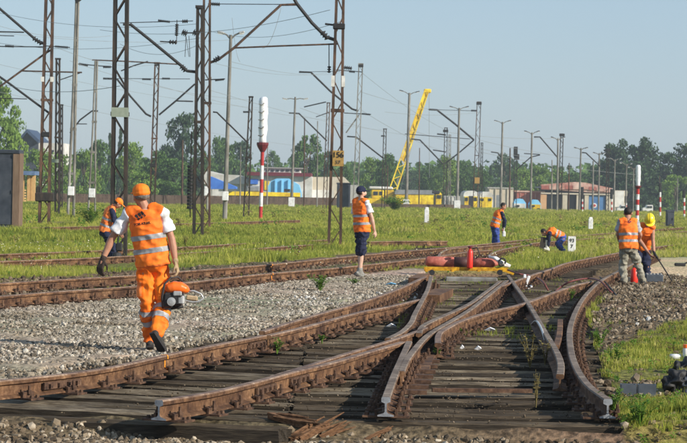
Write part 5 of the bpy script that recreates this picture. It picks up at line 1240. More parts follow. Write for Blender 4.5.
def head(b, c, hf, hu, sc=1.):
    hf = Vector(hf).normalized(); hu = Vector(hu); hu = (hu - hf * hu.dot(hf)).normalized(); hs = hf.cross(hu)
    m3 = Matrix((hs, hf, hu)).transposed(); c = Vector(c)
    def E(off, r):
        i0 = len(b.v); cc = c + m3 @ Vector(off) * sc; sph(b, cc, tuple(x * sc for x in r), 12); orient(b, i0, m3, cc)
    E((0, -.012, .03), (.076, .092, .085)); E((0, .02, -.03), (.062, .072, .08)); E((0, .045, -.075), (.04, .04, .032))
    E((0, .098, -.015), (.013, .022, .024)); E((0, .084, .015), (.05, .016, .014)); E((0, .085, -.05), (.026, .013, .012)); E((0, .086, -.06), (.022, .012, .008))
    for s in (-1, 1): E((s * .077, -.008, -.008), (.012, .022, .032)); E((s * .045, .065, -.03), (.02, .02, .02))
    return m3
def person(base, J, o_label, F_, hf, hu=(0, 0, 1), vest='vest', sleeve='tee', slen='short', pants='trouser', plen='long', hat=None, skin='skin', shoe='shoe', hair=True, vox=.011, glove=(None, None), bandv=True, legband=False, curl=(.5, .5), palms=None, beard=False, girth=1.):
    o = empty('person', base, o_label, 'person', 'railway workers'); F_ = Vector(F_).normalized()
    J = {k: Vector(v) for k, v in J.items()}
    S = (J['shR'] - J['shL']).normalized()
    nk, pel, ch = J['neck'], J['pelvis'], J['chest']; g = girth
    # body
    b = MB(); m3 = head(b, J['head'], hf, hu)
    cap(b, nk - (nk - ch) * .15, J['head'] - Vector(hu).normalized() * .05, .058, .052)
    loft(b, [(pel - (ch - pel) * .12, .10, .08), (pel, .135, .095), (lerp(pel, ch, .5), .125, .09), (ch, .145, .105), (lerp(ch, nk, .6), .13, .085), (nk, .055, .05)], S)
    for s in 'LR':
        sh, el, wr, hp, kn, an, to = [J[k + s] for k in ('sh', 'el', 'wr', 'hip', 'kn', 'an', 'toe')]
        cap(b, lerp(nk, sh, .4), sh, .05, .052); cap(b, sh, el, .05, .038); cap(b, el, lerp(el, wr, .35), .04, .042); cap(b, lerp(el, wr, .35), wr, .042, .026)
        cap(b, hp, kn, .075, .052); cap(b, kn, lerp(kn, an, .35), .05, .055); cap(b, lerp(kn, an, .35), an, .055, .036)
        i = 'LR'.index(s)
        dv = (J['ha' + s] - wr) if ('ha' + s) in J else (wr - el); pn = palms[i] if palms else (-S if s == 'R' else S)
        if glove[i]:
            gb = MB(); cap(gb, lerp(wr, el, .06), wr, .036, .033); hand(gb, wr, dv, pn, curl[i], 1.12, 1 if s == 'L' else -1, .012); remesh(gb, 'glove', MT[glove[i]], o, .007, 2)
            cap(b, wr, wr + dv.normalized() * .05, .025, .02)
        else: hand(b, wr, dv, pn, curl[i], 1., 1 if s == 'L' else -1)
        fd = (to - an); 
    remesh(b, 'body', MT[skin], o, .0075 if vox < .011 else .0085, 2)
    for s in (-1, 1):
        c = J['head'] + m3 @ Vector((s * .03, .082, .004)); q = MB(); sph(q, c, .0125, 8); q.build('eye', MT['white'], o, sm=True)
        q = MB(); sph(q, c + m3 @ Vector((0, .008, 0)), .0065, 6); q.build('iris', MT['black'], o, sm=True)
    # shoes
    for s in 'LR':
        an, to, kn = J['an' + s], J['toe' + s], J['kn' + s]; q = MB(); d = (to - an); up_ = (kn - an).normalized(); fd = (d - up_ * d.dot(up_) * .0).normalized()
        sole_dn = -(up_ - fd * up_.dot(fd)).normalized(); heel = an + sole_dn * .055 - fd * .035
        cap(q, an + up_ * .05, an + sole_dn * .01, .052, .05); cap(q, heel, heel + fd * .10, .042, .045); cap(q, heel + fd * .10, heel + fd * .22, .045, .036); cap(q, an, heel + fd * .13, .045, .038)
        remesh(q, 'shoe', MT[shoe], o, .01, 2)
        q = MB(); ss = fd.cross(sole_dn).normalized(); pts = [(-.05, -.03), (-.05, .03), (.06, .036), (.17, .044), (.245, .03), (.26, 0), (.245, -.03), (.17, -.044), (.06, -.036)]
        q.ext([heel + fd * a + ss * c + sole_dn * .032 for a, c in pts], None, sole_dn * .02); q.build('sole', MT['rubber'], o)
    # trousers
    q = MB(); 
    loft(q, [(pel - (ch - pel).normalized() * .13, .10, .09), (pel - (ch - pel).normalized() * .05, .165 * g, .125 * g), (pel + (ch - pel) * .12, .16 * g, .12 * g), (lerp(pel, ch, .4), .15 * g, .11 * g)], S)
    for s in 'LR':
        hp, kn, an = J['hip' + s], J['kn' + s], J['an' + s]
        if plen == 'long': cap(q, hp, kn, .098 * g, .078); cap(q, kn, lerp(kn, an, .4), .076, .078); cap(q, lerp(kn, an, .4), lerp(kn, an, .97), .078, .068)
        else: cap(q, hp, lerp(hp, kn, .93), .105 * g, .095)
    P_ = remesh(q, 'trousers' if plen == 'long' else 'shorts', MT[pants], o, vox, 3, .034)
    if legband:
        for s in 'LR':
            kn, an = J['kn' + s], J['an' + s]; d = (an - kn).normalized(); Lq = (an - kn).length
            for t in (.14, .42):
                c0 = kn + d * Lq * t; band(P_, 'reflective_band', MT['band'], o, (c0, d), (c0 + d * .055, d), .005, lambda f, c0=c0, d=d: ((f - c0) - d * (f - c0).dot(d)).length < .097)
    # shirt sleeves
    q = MB(); loft(q, [(lerp(pel, ch, -.02), .14 * g, .105 * g), (lerp(pel, ch, .5), .145 * g, .108 * g), (ch, .165 * g, .118 * g), (lerp(ch, nk, .55), .155, .095), (lerp(ch, nk, .92), .075, .065)], S)
    for s in 'LR':
        sh, el, wr = J['sh' + s], J['el' + s], J['wr' + s]; cap(q, lerp(nk, sh, .45), sh, .062, .066)
        if slen == 'short': cap(q, sh, lerp(sh, el, .2), .067, .066); q.tube([lerp(sh, el, .05), lerp(sh, el, .4), lerp(sh, el, .74)], [.06, .068, .078], 14)
        elif slen == 'none': pass
        else: cap(q, sh, el, .066, .056); cap(q, el, lerp(el, wr, .92), .056, .044)
    remesh(q, 'shirt', MT[sleeve], o, vox, 3, .022)
    # vest
    q = MB(); axn = (nk - pel).normalized()
    loft(q, [(pel - axn * .06, .185 * g, .14 * g), (pel + axn * .02, .185 * g, .142 * g), (lerp(pel, ch, .5), .175 * g, .135 * g), (ch, .188 * g, .14 * g), (lerp(ch, nk, .45), .182 * g, .122 * g), (lerp(ch, nk, .72), .15, .098), (lerp(ch, nk, .9), .10, .078)], S, 22)
    for s in 'LR': sh = J['sh' + s]; cap(q, lerp(nk, sh, .5), lerp(nk, sh, .86), .076, .076)
    V_ = remesh(q, 'vest', MT[vest], o, vox, 3, .022)
    if bandv:
        L = (nk - pel).length
        for t in (.14, .40): c0 = pel + axn * L * t; band(V_, 'reflective_band', MT['band'], o, (c0, axn), (c0 + axn * .052, axn), .005)
    # headgear
    hc = J['head']
    def HE(q, off, r, n=14):
        i0 = len(q.v); cc = hc + m3 @ Vector(off); sph(q, cc, r, n); orient(q, i0, m3, cc)
    if hair and hat != 'helmet':
        q = MB(); HE(q, (0, -.024, .034), (.083, .092, .089)); remesh(q, 'hair', MT['hair'], o, .008, 1, .004, 40) if not hat else None
        if hat:
            q = MB(); HE(q, (0, -.03, -.005), (.080, .082, .045)); remesh(q, 'hair', MT['hair' if hair != 'grey' else 'grey_hair'], o, .008, 1, .004, 40)
    if beard:
        q = MB(); HE(q, (0, .05, -.07), (.056, .05, .035)); remesh(q, 'beard', MT['hair'], o, .008, 1)
    if hat in ('cap', 'navy_cap'):
        q = MB(); HE(q, (0, -.014, .055), (.090, .104, .078)); HE(q, (0, -.022, .03), (.091, .101, .05)); 
        i0 = len(q.v); cc = hc + m3 @ Vector((0, .115, .04)); sph(q, cc, (.07, .075, .010), 12); orient(q, i0, m3, cc)
        remesh(q, 'cap', MT['cap' if hat == 'cap' else 'navy'], o, .006, 1)
    if hat == 'helmet':
        q = MB(); HE(q, (0, -.01, .055), (.105, .125, .10), 16); i0 = len(q.v); cc = hc + m3 @ Vector((0, .03, .03)); sph(q, cc, (.118, .15, .014), 14); orient(q, i0, m3, cc)
        remesh(q, 'helmet', MT['helmet'], o, .006, 1)
        q = MB(); i0 = len(q.v); cc = hc + m3 @ Vector((0, -.01, .075)); sph(q, cc, (.014, .122, .09), 12); orient(q, i0, m3, cc); q.build('helmet_rib', MT['helmet'], o, sm=True)
    return o, V_, m3
def PJ(Y, d):
    return {k: at(v[0], v[1], Y + (v[2] if len(v) > 2 else 0)) for k, v in d.items()}
# --- worker walking away with the saw
Y1 = ground(149, 351).y; print('Y1', Y1)
J1 = PJ(Y1, dict(head=(141, 196, .0), neck=(145.5, 208, .0), chest=(147, 225, 0), pelvis=(153, 260, 0), shL=(129, 214, .02), shR=(162, 212, -.02), elL=(112, 238, .06), elR=(171.5, 238.5, -.03), wrL=(103, 259, .02), wrR=(175.5, 262, -.06),
     haL=(100, 268, .0), haR=(178, 272, -.06), hipL=(146, 266, .0), hipR=(160, 266, .0), knL=(147, 304, -.02), knR=(163, 303, .03), anL=(149.5, 340, .12), anR=(158, 333, -.2), toeL=(150, 347, .34), toeR=(166, 347.5, -.10)))
p1, v1, m31 = person(Vector((J1['pelvis'].x, Y1, gzs(J1['pelvis'].x, Y1))), J1, 'worker in orange vest and orange trousers walking away with a power saw', (.1, 1, 0), (-.45, .9, -.05), (-.12, 0, 1), hat='cap', glove=('glove_dark', 'glove'), legband=True, vox=.010, curl=(.8, 1.1), palms=(Vector((.5, .8, 0)), Vector((-1, .1, 0))), hair='grey')
axv = (J1['neck'] - J1['pelvis']).normalized(); Lv = (J1['neck'] - J1['pelvis']).length
band(v1, 'hem', MT['vest_b'], p1, (J1['pelvis'] - axv * .075, axv), (J1['pelvis'] - axv * .05, axv), .003)
band(v1, 'yoke_seam', MT['vest_b'], p1, (J1['pelvis'] + axv * Lv * .765, axv), (J1['pelvis'] + axv * Lv * .775, axv), .003)
tr_ = next(o for o in C.objects if o.parent == p1 and o.name.startswith('trousers'))
for s_i, kx in ((-1, 'L'), (1, 'R')):
    hp, kn = J1['hip' + kx], J1['kn' + kx]; dd_ = (kn - hp).normalized(); Lh = (kn - hp).length
    band(tr_, 'pocket', MT['vest_b'], p1, (hp + dd_ * Lh * .42, dd_), (hp + dd_ * Lh * .80, dd_), .008, lambda f, hp=hp, s_i=s_i, dd_=dd_: (f.x - (hp + dd_ * (f - hp).dot(dd_)).x) * s_i > .045 and ((f - hp) - dd_ * (f - hp).dot(dd_)).length < .14)
# emblem and lettering on the back of the vest, laid on the cloth
def decal(mesh, name, m, origin, xd, yd, target, parent, off=.004):
    bvh = BVHTree.FromPolygons([v.co[:] for v in target.data.vertices], [p.vertices[:] for p in target.data.polygons]); n = xd.cross(yd).normalized()
    bm = bmesh.new(); bm.from_mesh(mesh)
    for _ in range(1): bmesh.ops.subdivide_edges(bm, edges=[e for e in bm.edges if e.calc_length() > .02], cuts=1)
    for v in bm.verts:
        w_ = origin + xd * v.co.x + yd * v.co.y; h = bvh.ray_cast(w_ + n * .5, -n, 1.)
        v.co = (h[0] + n * off) if h[0] else w_
    me = bpy.data.meshes.new(name); bm.to_mesh(me); bm.free(); me.materials.clear(); me.materials.append(m); return link(name, me, parent)
s_ = 1 / ppm(Y1)
xd = (rt * math.cos(R(9)) + up * math.sin(R(9))).normalized(); yd = (up * math.cos(R(9)) - rt * math.sin(R(9))).normalized(); xd = Vector((xd.x, 0, xd.z)).normalized(); yd = Vector((yd.x, 0, yd.z)).normalized()
em = MB()
for k in range(3):
    x0 = -.052 + k * .032; y0 = -.022 + k * .012
    em.add([Vector((x0 - .012, y0 + .030, 0)), Vector((x0 + .006, y0 + .046, 0)), Vector((x0 + .030, y0 + .012, 0)), Vector((x0 + .012, y0 - .004, 0))], [(3, 2, 1, 0)])
    em.add([Vector((x0 + .014, y0 - .008, 0)), Vector((x0 + .032, y0 + .008, 0)), Vector((x0 + .044, y0 - .010, 0)), Vector((x0 + .026, y0 - .024, 0))], [(3, 2, 1, 0)])
decal(em.mesh('emblem', MT['ink']), 'emblem', MT['ink'], at(141.5, 215.5, Y1), xd, yd, v1, p1)
decal(textmesh('TOR-KRAK', .037, MT['ink'], 0, .001), 'lettering', MT['ink'], at(143.2, 223.6, Y1), xd, yd, v1, p1)
# the saw in his right hand
Ys = Y1 - .06; sw = empty('power_saw', at(177, 300, Ys), 'orange and black petrol saw carried in the worker\'s gloved hand', 'power saw')
def S_(x, y, dy=0): return at(x, y, Ys + dy)
b = MB(); b.box(S_(173.5, 299), (.21, .17, .14), bev=.025); b.box(S_(168, 303), (.12, .15, .10), bev=.02); b.build('engine_housing', MT['black'], sw)
b = MB(); loft(b, [(S_(166.5, 291), .035, .05), (S_(169, 288.5), .055, .08), (S_(174, 287), .062, .09), (S_(181, 287.5), .06, .085), (S_(186, 289.5), .045, .07), (S_(189, 291), .02, .04)], Vector((0, 0, 1))); remesh(b, 'engine_cover', MT['orange_pl'], sw, .007, 2)
b = MB(); b.lathe(S_(171.5, 301.5, -.09), [(.04, 0), (.045, .01), (.045, .03), (.02, .035)], 16, axis=(0, -1, 0)); b.build('starter', MT['alu'], sw)
b = MB(); b.tube([S_(163, 308, -.03), S_(162, 297, -.07), S_(164.5, 284, -.07), S_(171, 277.5, -.03), S_(178, 277, .0), S_(182, 281, .05), S_(183, 288, .08)], .012, 8); b.build('front_handle', MT['rubber'], sw, sm=True)
b = MB(); b.box(S_(181, 300, -.02), (.08, .13, .10), bev=.02); b.box(S_(177.5, 293.5, -.09), (.09, .03, .05), bev=.01); b.build('gear_case', MT['alu'], sw)
b = MB(); b.tube([S_(184, 300), S_(192, 302), S_(199, 301.5), S_(203.5, 298), S_(201, 294), S_(194, 291), S_(187, 291)], .011, 8); b.build('rear_handle', MT['alu'], sw, sm=True)
b = MB(); b.box(S_(192, 298), (.12, .04, .05), Matrix.Rotation(.1, 3, 'Y'), bev=.01); b.build('throttle_grip', MT['glove'], sw)
b = MB(); b.tube([S_(170, 308, .05), S_(183, 306, .05)], .02, 8); b.build('muffler', MT['black'], sw, sm=True)
# --- worker in shorts
Y2 = ground(361, 277).y; print('Y2', Y2)
J2 = PJ(Y2, dict(head=(361.5, 192.5, 0), neck=(361, 199, .0), chest=(361, 207, 0), pelvis=(362, 229, 0), shL=(354.5, 202, .12), shR=(366.5, 202.5, -.12), elL=(355, 217, .25), elR=(371.5, 217, -.1), wrL=(362, 228, .35), wrR=(374.5, 231, -.02),
     haR=(376, 236.5, .02), hipL=(359.5, 233, .07), hipR=(363.5, 233.5, -.07), knL=(360.5, 253, .10), knR=(361.5, 253.5, -.05), anL=(360.5, 270.6, .10), anR=(359.5, 271.6, -.06), toeL=(366.5, 274.4, .16), toeR=(365.5, 275.6, .02)))
person(Vector((J2['pelvis'].x, Y2, gzs(0, Y2))), J2, 'bearded worker in orange vest, navy cap and dark shorts standing on the left track', (.8, .6, 0), (.9, .4, -.05), hat='navy_cap', pants='navy', plen='short', shoe='shoe_grey', skin='skin_pale', beard=True, curl=(.6, .6))
# --- worker standing in blue trousers
Y3 = ground(496, 247.5).y; print('Y3', Y3)
J3 = PJ(Y3, dict(head=(503.2, 206.4, -.05), neck=(500.3, 210.5, 0), chest=(498.3, 214.5, 0), pelvis=(495, 225.5, 0), shL=(498, 211.5, .16), shR=(501.5, 212.5, -.14), elL=(504, 220, .2), elR=(505, 220.5, -.12), wrL=(503.5, 228, .15), wrR=(503.8, 228.5, -.05),
     hipL=(494, 227.5, .08), hipR=(496, 227.5, -.08), knL=(494.5, 237, .1), knR=(497.2, 237, -.08), anL=(493.5, 245.6, .1), anR=(497, 246, -.08), toeL=(497, 247.4, .1), toeR=(500.5, 247.6, -.1)))
person(Vector((J3['pelvis'].x, Y3, gzs(0, Y3))), J3, 'dark haired worker in orange vest and blue trousers looking down in the grass', (1, .2, 0), (.85, -.1, -.5), (.4, 0, .9), sleeve='navy', slen='long', pants='blue', vox=.014)
# --- worker bent double beside the kilometre stone
Y4 = ground(560, 251).y; print('Y4', Y4)
J4 = PJ(Y4, dict(head=(544, 232.5, -.05), neck=(548, 231.5, 0), chest=(552, 231, 0), pelvis=(561, 236.5, .05), shL=(548.5, 232.5, .17), shR=(549.5, 233, -.17), elL=(547.5, 239.5, .15), elR=(549, 240, -.16), wrL=(546, 246, .1), wrR=(547.8, 246.8, -.1),
     hipL=(561.5, 238, .1), hipR=(562.5, 238.5, -.1), knL=(557, 243.5, .14), knR=(558.5, 244, -.12), anL=(561, 250, .12), anR=(563.5, 250.5, -.12), toeL=(557, 251, .12), toeR=(559.5, 251.5, -.12)))
person(Vector((J4['pelvis'].x, Y4, gzs(0, Y4))), J4, 'worker in orange vest and blue trousers bent double beside the kilometre stone', (-1, 0, 0), (-.5, -.1, -.85), (-.8, 0, .5), sleeve='navy', slen='long', pants='blue', vox=.014)
# --- worker standing at the right, back to the camera
Y5 = ground(630, 284).y; print('Y5', Y5)
J5 = PJ(Y5, dict(head=(628, 213.5, .1), neck=(628, 220, .0), chest=(628, 227.5, 0), pelvis=(628.5, 246, -.05), shL=(620.3, 222, .0), shR=(636, 222.3, .0), elL=(617.8, 234, .05), elR=(640.5, 235, .05), wrL=(620, 243, .28), wrR=(637, 243, .28),
     hipL=(624.3, 249, -.02), hipR=(632.5, 249, -.02), knL=(622.8, 266, .06), knR=(638, 266, .05), anL=(624, 281, -.05), anR=(643, 281, .0), toeL=(622.5, 283.5, .18), toeR=(645, 283, .2)))
p5, v5, _ = person(Vector((J5['pelvis'].x, Y5, gzs(0, Y5))), J5, 'worker in khaki trousers and orange vest standing with his back turned at right', (0, 1, 0), (.15, 1, -.5), (0, .3, 1), sleeve='tee_grey', pants='khaki')
em = MB(); em.add([Vector(q) for q in [(-.06, 0, 0), (0, .035, 0), (.06, 0, 0), (0, -.035, 0)]], [(3, 2, 1, 0)]); decal(em.mesh('emblem', MT['dark_red']), 'emblem', MT['dark_red'], at(628.5, 221.5, Y5), Vector((1, 0, 0)), Vector((0, 0, 1)), v5, p5)
# --- bending worker in the yellow helmet
Y6 = Y5 + 2.2
J6 = PJ(Y6, dict(head=(649.3, 220.3, -.42), neck=(647, 225.5, -.28), chest=(645.5, 231.5, -.18), pelvis=(641.5, 247, .1), shL=(652.5, 227.5, -.25), shR=(638.5, 226, -.25), elL=(653, 241, -.3), elR=(639.5, 240, -.35), wrL=(654, 253, -.4), wrR=(648, 252, -.45),
     hipL=(645.2, 249.5, .1), hipR=(637.8, 249.5, .1), knL=(646.5, 264.5, -.1), knR=(637.5, 264.5, -.1), anL=(647, 277.5, .05), anR=(637.5, 277.5, .05), toeL=(648, 279.5, -.2), toeR=(637, 279.5, -.2)))
person(Vector((J6['pelvis'].x, Y6, gzs(0, Y6))), J6, 'worker in a yellow helmet bending forward over a long steel bar', (.1, -1, 0), (.0, -.55, -.85), (0, -.85, .5), sleeve='vest_b', slen='none', pants='navy', hat='helmet', bandv=False, vest='vest')
a = at(654.5, 257.5, Y6 - .45); a2 = at(653, 251, Y6 - .45); e = ground(673, 282.5); b = MB(); b.tube([a2 - a2, e - a2], .014, 8); b.tube([(e - a2) * .02, (e - a2) * .22], .026, 8)
tag(b.build('lifting_bar', MT['black'], None, sm=True, loc=a2), 'thin dark steel bar slanting from the helmeted worker\'s hand to the ground', 'steel bar')
# --- worker stooping behind the walking man
Y7 = 54.5
J7 = PJ(Y7, dict(head=(118.3, 203.5, -.1), neck=(113.5, 206.5, 0), chest=(110, 212.5, 0), pelvis=(104.8, 230, 0), shL=(111.5, 208.5, .2), shR=(112, 210, -.17), elL=(114.5, 222, .25), elR=(115.5, 223, -.2), wrL=(119.5, 232, .15), wrR=(120.5, 233, -.1),
     hipL=(104.8, 233, .1), hipR=(106, 233.5, -.1), knL=(111.5, 247, .12), knR=(113.5, 247.5, -.1), anL=(109, 260, .12), anR=(113, 261, -.1), toeL=(114, 262.5, .12), toeR=(118, 263, -.1)))
person(Vector((J7['pelvis'].x, Y7, gzs(0, Y7))), J7, 'stooping worker in an orange cap behind the plate mast, half hidden by the walking man', (1, .1, 0), (.75, .1, -.6), (.6, 0, .8), sleeve='navy', slen='long', pants='navy', hat='cap', vest='vest_b', vox=.012)
b = MB(); c = at(117, 252, Y7 - .4); b.tube([Vector((0, 0, 0)), at(118.5, 236, Y7 - .4) - c], .02, 8); b.lathe((0, 0, -.1), [(.02, -.05), (.09, -.04), (.12, .0), (.09, .08), (.03, .1)], 12); b.box((.05, 0, .12), (.16, .14, .2), bev=.03)
tag(b.build('rail_tool', MT['black'], None, sm=False, loc=c), 'dark hand machine held by the stooping worker in the orange cap', 'tool')
# tool of the crouching and the standing man
c = at(547, 249, Y4 - .1); b = MB(); b.tube([(0, 0, -.05), at(547, 240, Y4 - .1) - c], [.06, .05], 8); b.box((-.02, 0, -.02), (.2, .12, .12), bev=.03); tag(b.build('work_bucket', MT['mast_white'], None, loc=c), 'pale bag hanging under the hands of the bent worker', 'bag')
c = at(541, 246, Y4 - .05); b = MB(); b.bar((0, 0, -.2), at(543.5, 237, Y4 - .05) - c, .14, .14); b.bar((-.2, 0, -.25), (.15, 0, .02), .1, .12); tag(b.build('timber_prop', MT['mast_dark'], None, loc=c), 'dark timber leaning below the bent worker\'s head', 'timber')
c = at(504, 234, Y3 - .1); b = MB(); b.box((0, 0, 0), (.1, .08, .18), bev=.02); b.tube([(0, 0, .08), (0, 0, .22)], .012, 6); tag(b.build('spray_can', MT['white'], None, loc=c), 'small white canister below the hands of the worker in blue trousers', 'canister')

# ------------------------------------------------------------------ gas trolley
YT = ground(468, 276).y; print('YT', YT)
def T_(x, y, dy=0): return at(x, y, YT + dy)
tr = empty('gas_trolley', T_(466, 276), 'yellow beam trolley set across the rails under the gas cylinder', 'trolley')
for dy in (0, .5):
    b = MB(); b.bar(T_(424, 268.6, dy), T_(508, 269.3, dy), .08, 3.6 / ppm(YT)); b.build('beam', MT['beam_yellow'], tr)
for x in (426, 452, 478, 503): b = MB(); b.box(T_(x, 270, .25), (.06, .6, .05)); b.build('cross_member', MT['beam_yellow'], tr)
for x in (432, 500):
    for dy in (0, .5): b = MB(); b.lathe(T_(x, 272.5, dy - .05), [(.06, 0), (.06, .1)], 12, axis=(0, 1, 0)); b.build('roller', MT['black'], tr)
b = MB(); b.bar(T_(503, 269), T_(514, 273.5), .07, .08); b.build('end_arm', MT['beam_yellow'], tr)
cy = empty('gas_cylinder', T_(465, 263, .25), 'long faded red gas cylinder lying on the yellow trolley', 'gas cylinder'); ax = (T_(490, 263.2, .25) - T_(426, 261.2, .25)).normalized(); r = 5.2 / ppm(YT)
b = MB(); b.lathe(T_(425.5, 261.2, .25), [(r * .7, 0), (r, .05), (r, .60)], 22, axis=ax); b.build('cylinder_shell', MT['cyl'], cy, sm=True)
b = MB(); b.lathe(T_(425.5, 261.2, .25) + ax * .60, [(r * 1.002, 0), (r * 1.002, .36)], 22, axis=ax); b.build('dark_band', MT['cyl_dark'], cy, sm=True)
b = MB(); b.lathe(T_(425.5, 261.2, .25) + ax * .96, [(r, 0), (r, .35), (r * .85, .45), (r * .5, .54), (r * .3, .58)], 22, axis=ax); b.build('shoulder', MT['cyl'], cy, sm=True)
b = MB(); b.lathe(T_(425.5, 261.2, .25) + ax * 1.54, [(.03, 0), (.03, .06), (.05, .06), (.05, .12)], 10, axis=ax); b.build('valve', MT['alu'], cy)
c = T_(469.8, 268.2, -.1); fx = empty('upright_bottle', c, 'bright red bottle standing upright on the yellow trolley', 'gas bottle'); r = 2.9 / ppm(YT)
b = MB(); b.lathe(c, [(r * .95, 0), (r, .03), (r, .33), (r * .8, .37), (r * .35, .40), (r * .35, .42)], 18); b.build('bottle', MT['ext_red'], fx, sm=True)
b = MB(); b.lathe(c + Vector((0, 0, .42)), [(.02, 0), (.05, .01), (.05, .04), (.02, .05)], 10); b.build('valve', MT['dark_red'], fx)
b = MB(); b.tube([c + Vector((.04, -.02, .42)), c + Vector((.14, -.03, .44)), c + Vector((.2, -.05, .3)), c + Vector((.12, -.05, .2))], .012, 6); b.build('hose', MT['rubber'], fx, sm=True)
# bundle at the end of the trolley
c = T_(496, 262, .1); b = MB()
for k in range(4): b.tube([(-.16 + .03 * k, 0, .10), (.0, -.02 * k, .09 - .01 * k), (.14, -.03, -.02 * k), (.3, -.02, -.08)], .03, 7)
tag(b.build('hose_bundle', MT['white'], None, sm=True, loc=c), 'white hose bundle at the right end of the gas cylinder', 'hose')
c = T_(502, 262, .0); b = MB()
for k in range(5):
    P = [Vector((.06 * math.cos(t), -.02 * k, .055 * math.sin(t))) for t in np.linspace(0, 6.0, 14)]; b.tube([Matrix.Rotation(.5, 3, 'Y') @ Vector((p.x * 1.1, p.y, p.z * 1.5)) for p in P], .016, 6)
tag(b.build('coiled_cable', MT['rubber'], None, sm=True, loc=c), 'black coiled cable at the right end of the trolley', 'cable')
def rope(pts, r, m, label, name='hose', cat='hose'):
    P = [flatpt(x, y, h) for x, y, h in pts]; P = catmull(P, .12); c = P[0].copy(); b = MB(); b.tube([p - c for p in P], r, 6); return tag(b.build(name, MT[m], None, sm=True, loc=c), label, cat)
rope([(508, 270, .15), (520, 274, .14), (532, 276, .05), (542, 281, .16), (548, 290, .03)], .018, 'hose_red', 'reddish hose curling down behind the diagonal grey rail')
rope([(555, 292, .02), (562, 286, .10), (572, 281, .2), (588, 278.5, .2), (600, 281, .22), (610, 291, .08), (615, 294, .02)], .016, 'hose_red', 'red brown hose arching over the curved rail')
rope([(600, 277, .2), (608, 285, .1), (617, 296, .03)], .014, 'rubber', 'black cable over the outer curved rail')
rope([(531, 325, .03), (536, 321, .15), (541, 328, .2), (545, 340, .12)], .014, 'alu', 'thin grey hooked rod inside the right curve', 'hooked_rod', 'rod')
c = ground(527, 288); b = MB(); b.box((0, 0, .12), (.05, .04, .22), Matrix.Rotation(.35, 3, 'Y'), bev=.008); b.box((.05, 0, .02), (.1, .06, .05), Matrix.Rotation(-.4, 3, 'Y'), bev=.01); b.box((-.05, -.03, .22), (.05, .05, .07), bev=.01); tag(b.build('torn_rag', MT['foil'], None, loc=c), 'torn white rag hanging near the end of the trolley', 'rag')
# things on the ground at right
c = ground(637, 284); rb = empty('red_bottle', c, 'red bottle standing between the khaki trouser legs', 'gas bottle')
b = MB(); b.lathe(c + Vector((-.02, .3, 0)), [(.07, 0), (.075, .03), (.075, .26), (.05, .3), (.02, .32)], 14); b.build('bottle', MT['ext_red'], rb, sm=True); b = MB(); b.box(c + Vector((-.02, .3, .34)), (.06, .04, .05)); b.build('valve', MT['black'], rb)
c = ground(655, 283); bx = empty('battery_box', c, 'dark ribbed equipment box under the helmeted worker', 'box')
b = MB(); b.box(c + Vector((0, .2, .09)), (.36, .25, .17), bev=.02); b.build('case', MT['trough'], bx)
for k in range(5): b = MB(); b.box(c + Vector((-.14 + .07 * k, .2, .18)), (.03, .22, .02)); b.build('rib', MT['concrete'], bx)
c = ground(632, 283); b = MB(); b.box((.05, .35, .05), (.3, .2, .1), Matrix.Rotation(.3, 3, 'Z'), bev=.02); tag(b.build('tool_bag', MT['black'], None, loc=c), 'low black bag behind the khaki trouser legs', 'bag')
c = ground(680, 266.5); b = MB(); b.box((0, 0, .05), (.28, .12, .08), bev=.02); b.tube([(.12, 0, .08), (.22, 0, .12)], .02, 6); tag(b.build('dark_tool', MT['black'], None, loc=c), 'small black tool lying on the sandy patch', 'tool')
# grey trough, bags and canister in the lower right
c = ground(638, 396); tr2 = empty('cable_trough', c, 'dark grey plastic cable trough lying in the weeds at lower right', 'trough'); q = Matrix.Rotation(R(-4), 3, 'Z')
for k, (dx, L) in enumerate([(-.08, .13), (.08, .15)]):
    b = MB(); x = c + Vector((dx, .05, .05)); b.box(x + Vector((0, -.05, 0)), (L, .015, .10), q); b.box(x + Vector((0, .05, 0)), (L, .015, .10), q); b.box(x + Vector((0, 0, -.045)), (L, .1, .012), q); b.box(x + Vector((L / 2, 0, 0)), (.012, .1, .1), q); b.box(x + Vector((-L / 2, 0, 0)), (.012, .1, .1), q); b.build('section', MT['trough'], tr2)
def softbag(px, py, sx, sy, sz, label, m='black', seed=0, name='bag', cat='bag'):
    c = ground(px, py); b = MB(); sph(b, (0, 0, sz * .45), (sx, sy, sz * .55), 12); sph(b, (sx * .5, 0, sz * .3), (sx * .7, sy * .9, sz * .35), 10); o = remesh(b, name, MT[m], None, .008, 1, .06, 13 + seed); o.location = c; tag(o, label, cat); return o
softbag(675, 392, .10, .10, .20, 'dark crumpled work bag beside the trough'); softbag(686, 374, .12, .1, .15, 'black bag behind the crumpled work bag at the right edge', seed=2); softbag(690, 392, .13, .12, .16, 'slate coloured bag cut by the right edge', 'cabinet', seed=4)
c = ground(686, 360); cn = empty('spray_bottle', c, 'white bottle with an orange cap at the right edge', 'bottle'); b = MB(); b.lathe(c, [(.03, 0), (.036, .01), (.036, .12), (.02, .14)], 14); b.build('bottle', MT['mast_white'], cn, sm=True); b = MB(); b.lathe(c + Vector((0, 0, .13)), [(.035, 0), (.035, .035)], 14); b.build('cap', MT['orange_pl'], cn)
c = ground(676, 360); b = MB(); b.tube([(-.06, 0, .03), (.05, .02, .035)], [.035, .03], 10); tag(b.build('paper_cup', MT['white'], None, sm=True, loc=c), 'white cup lying left of the orange capped bottle', 'cup')
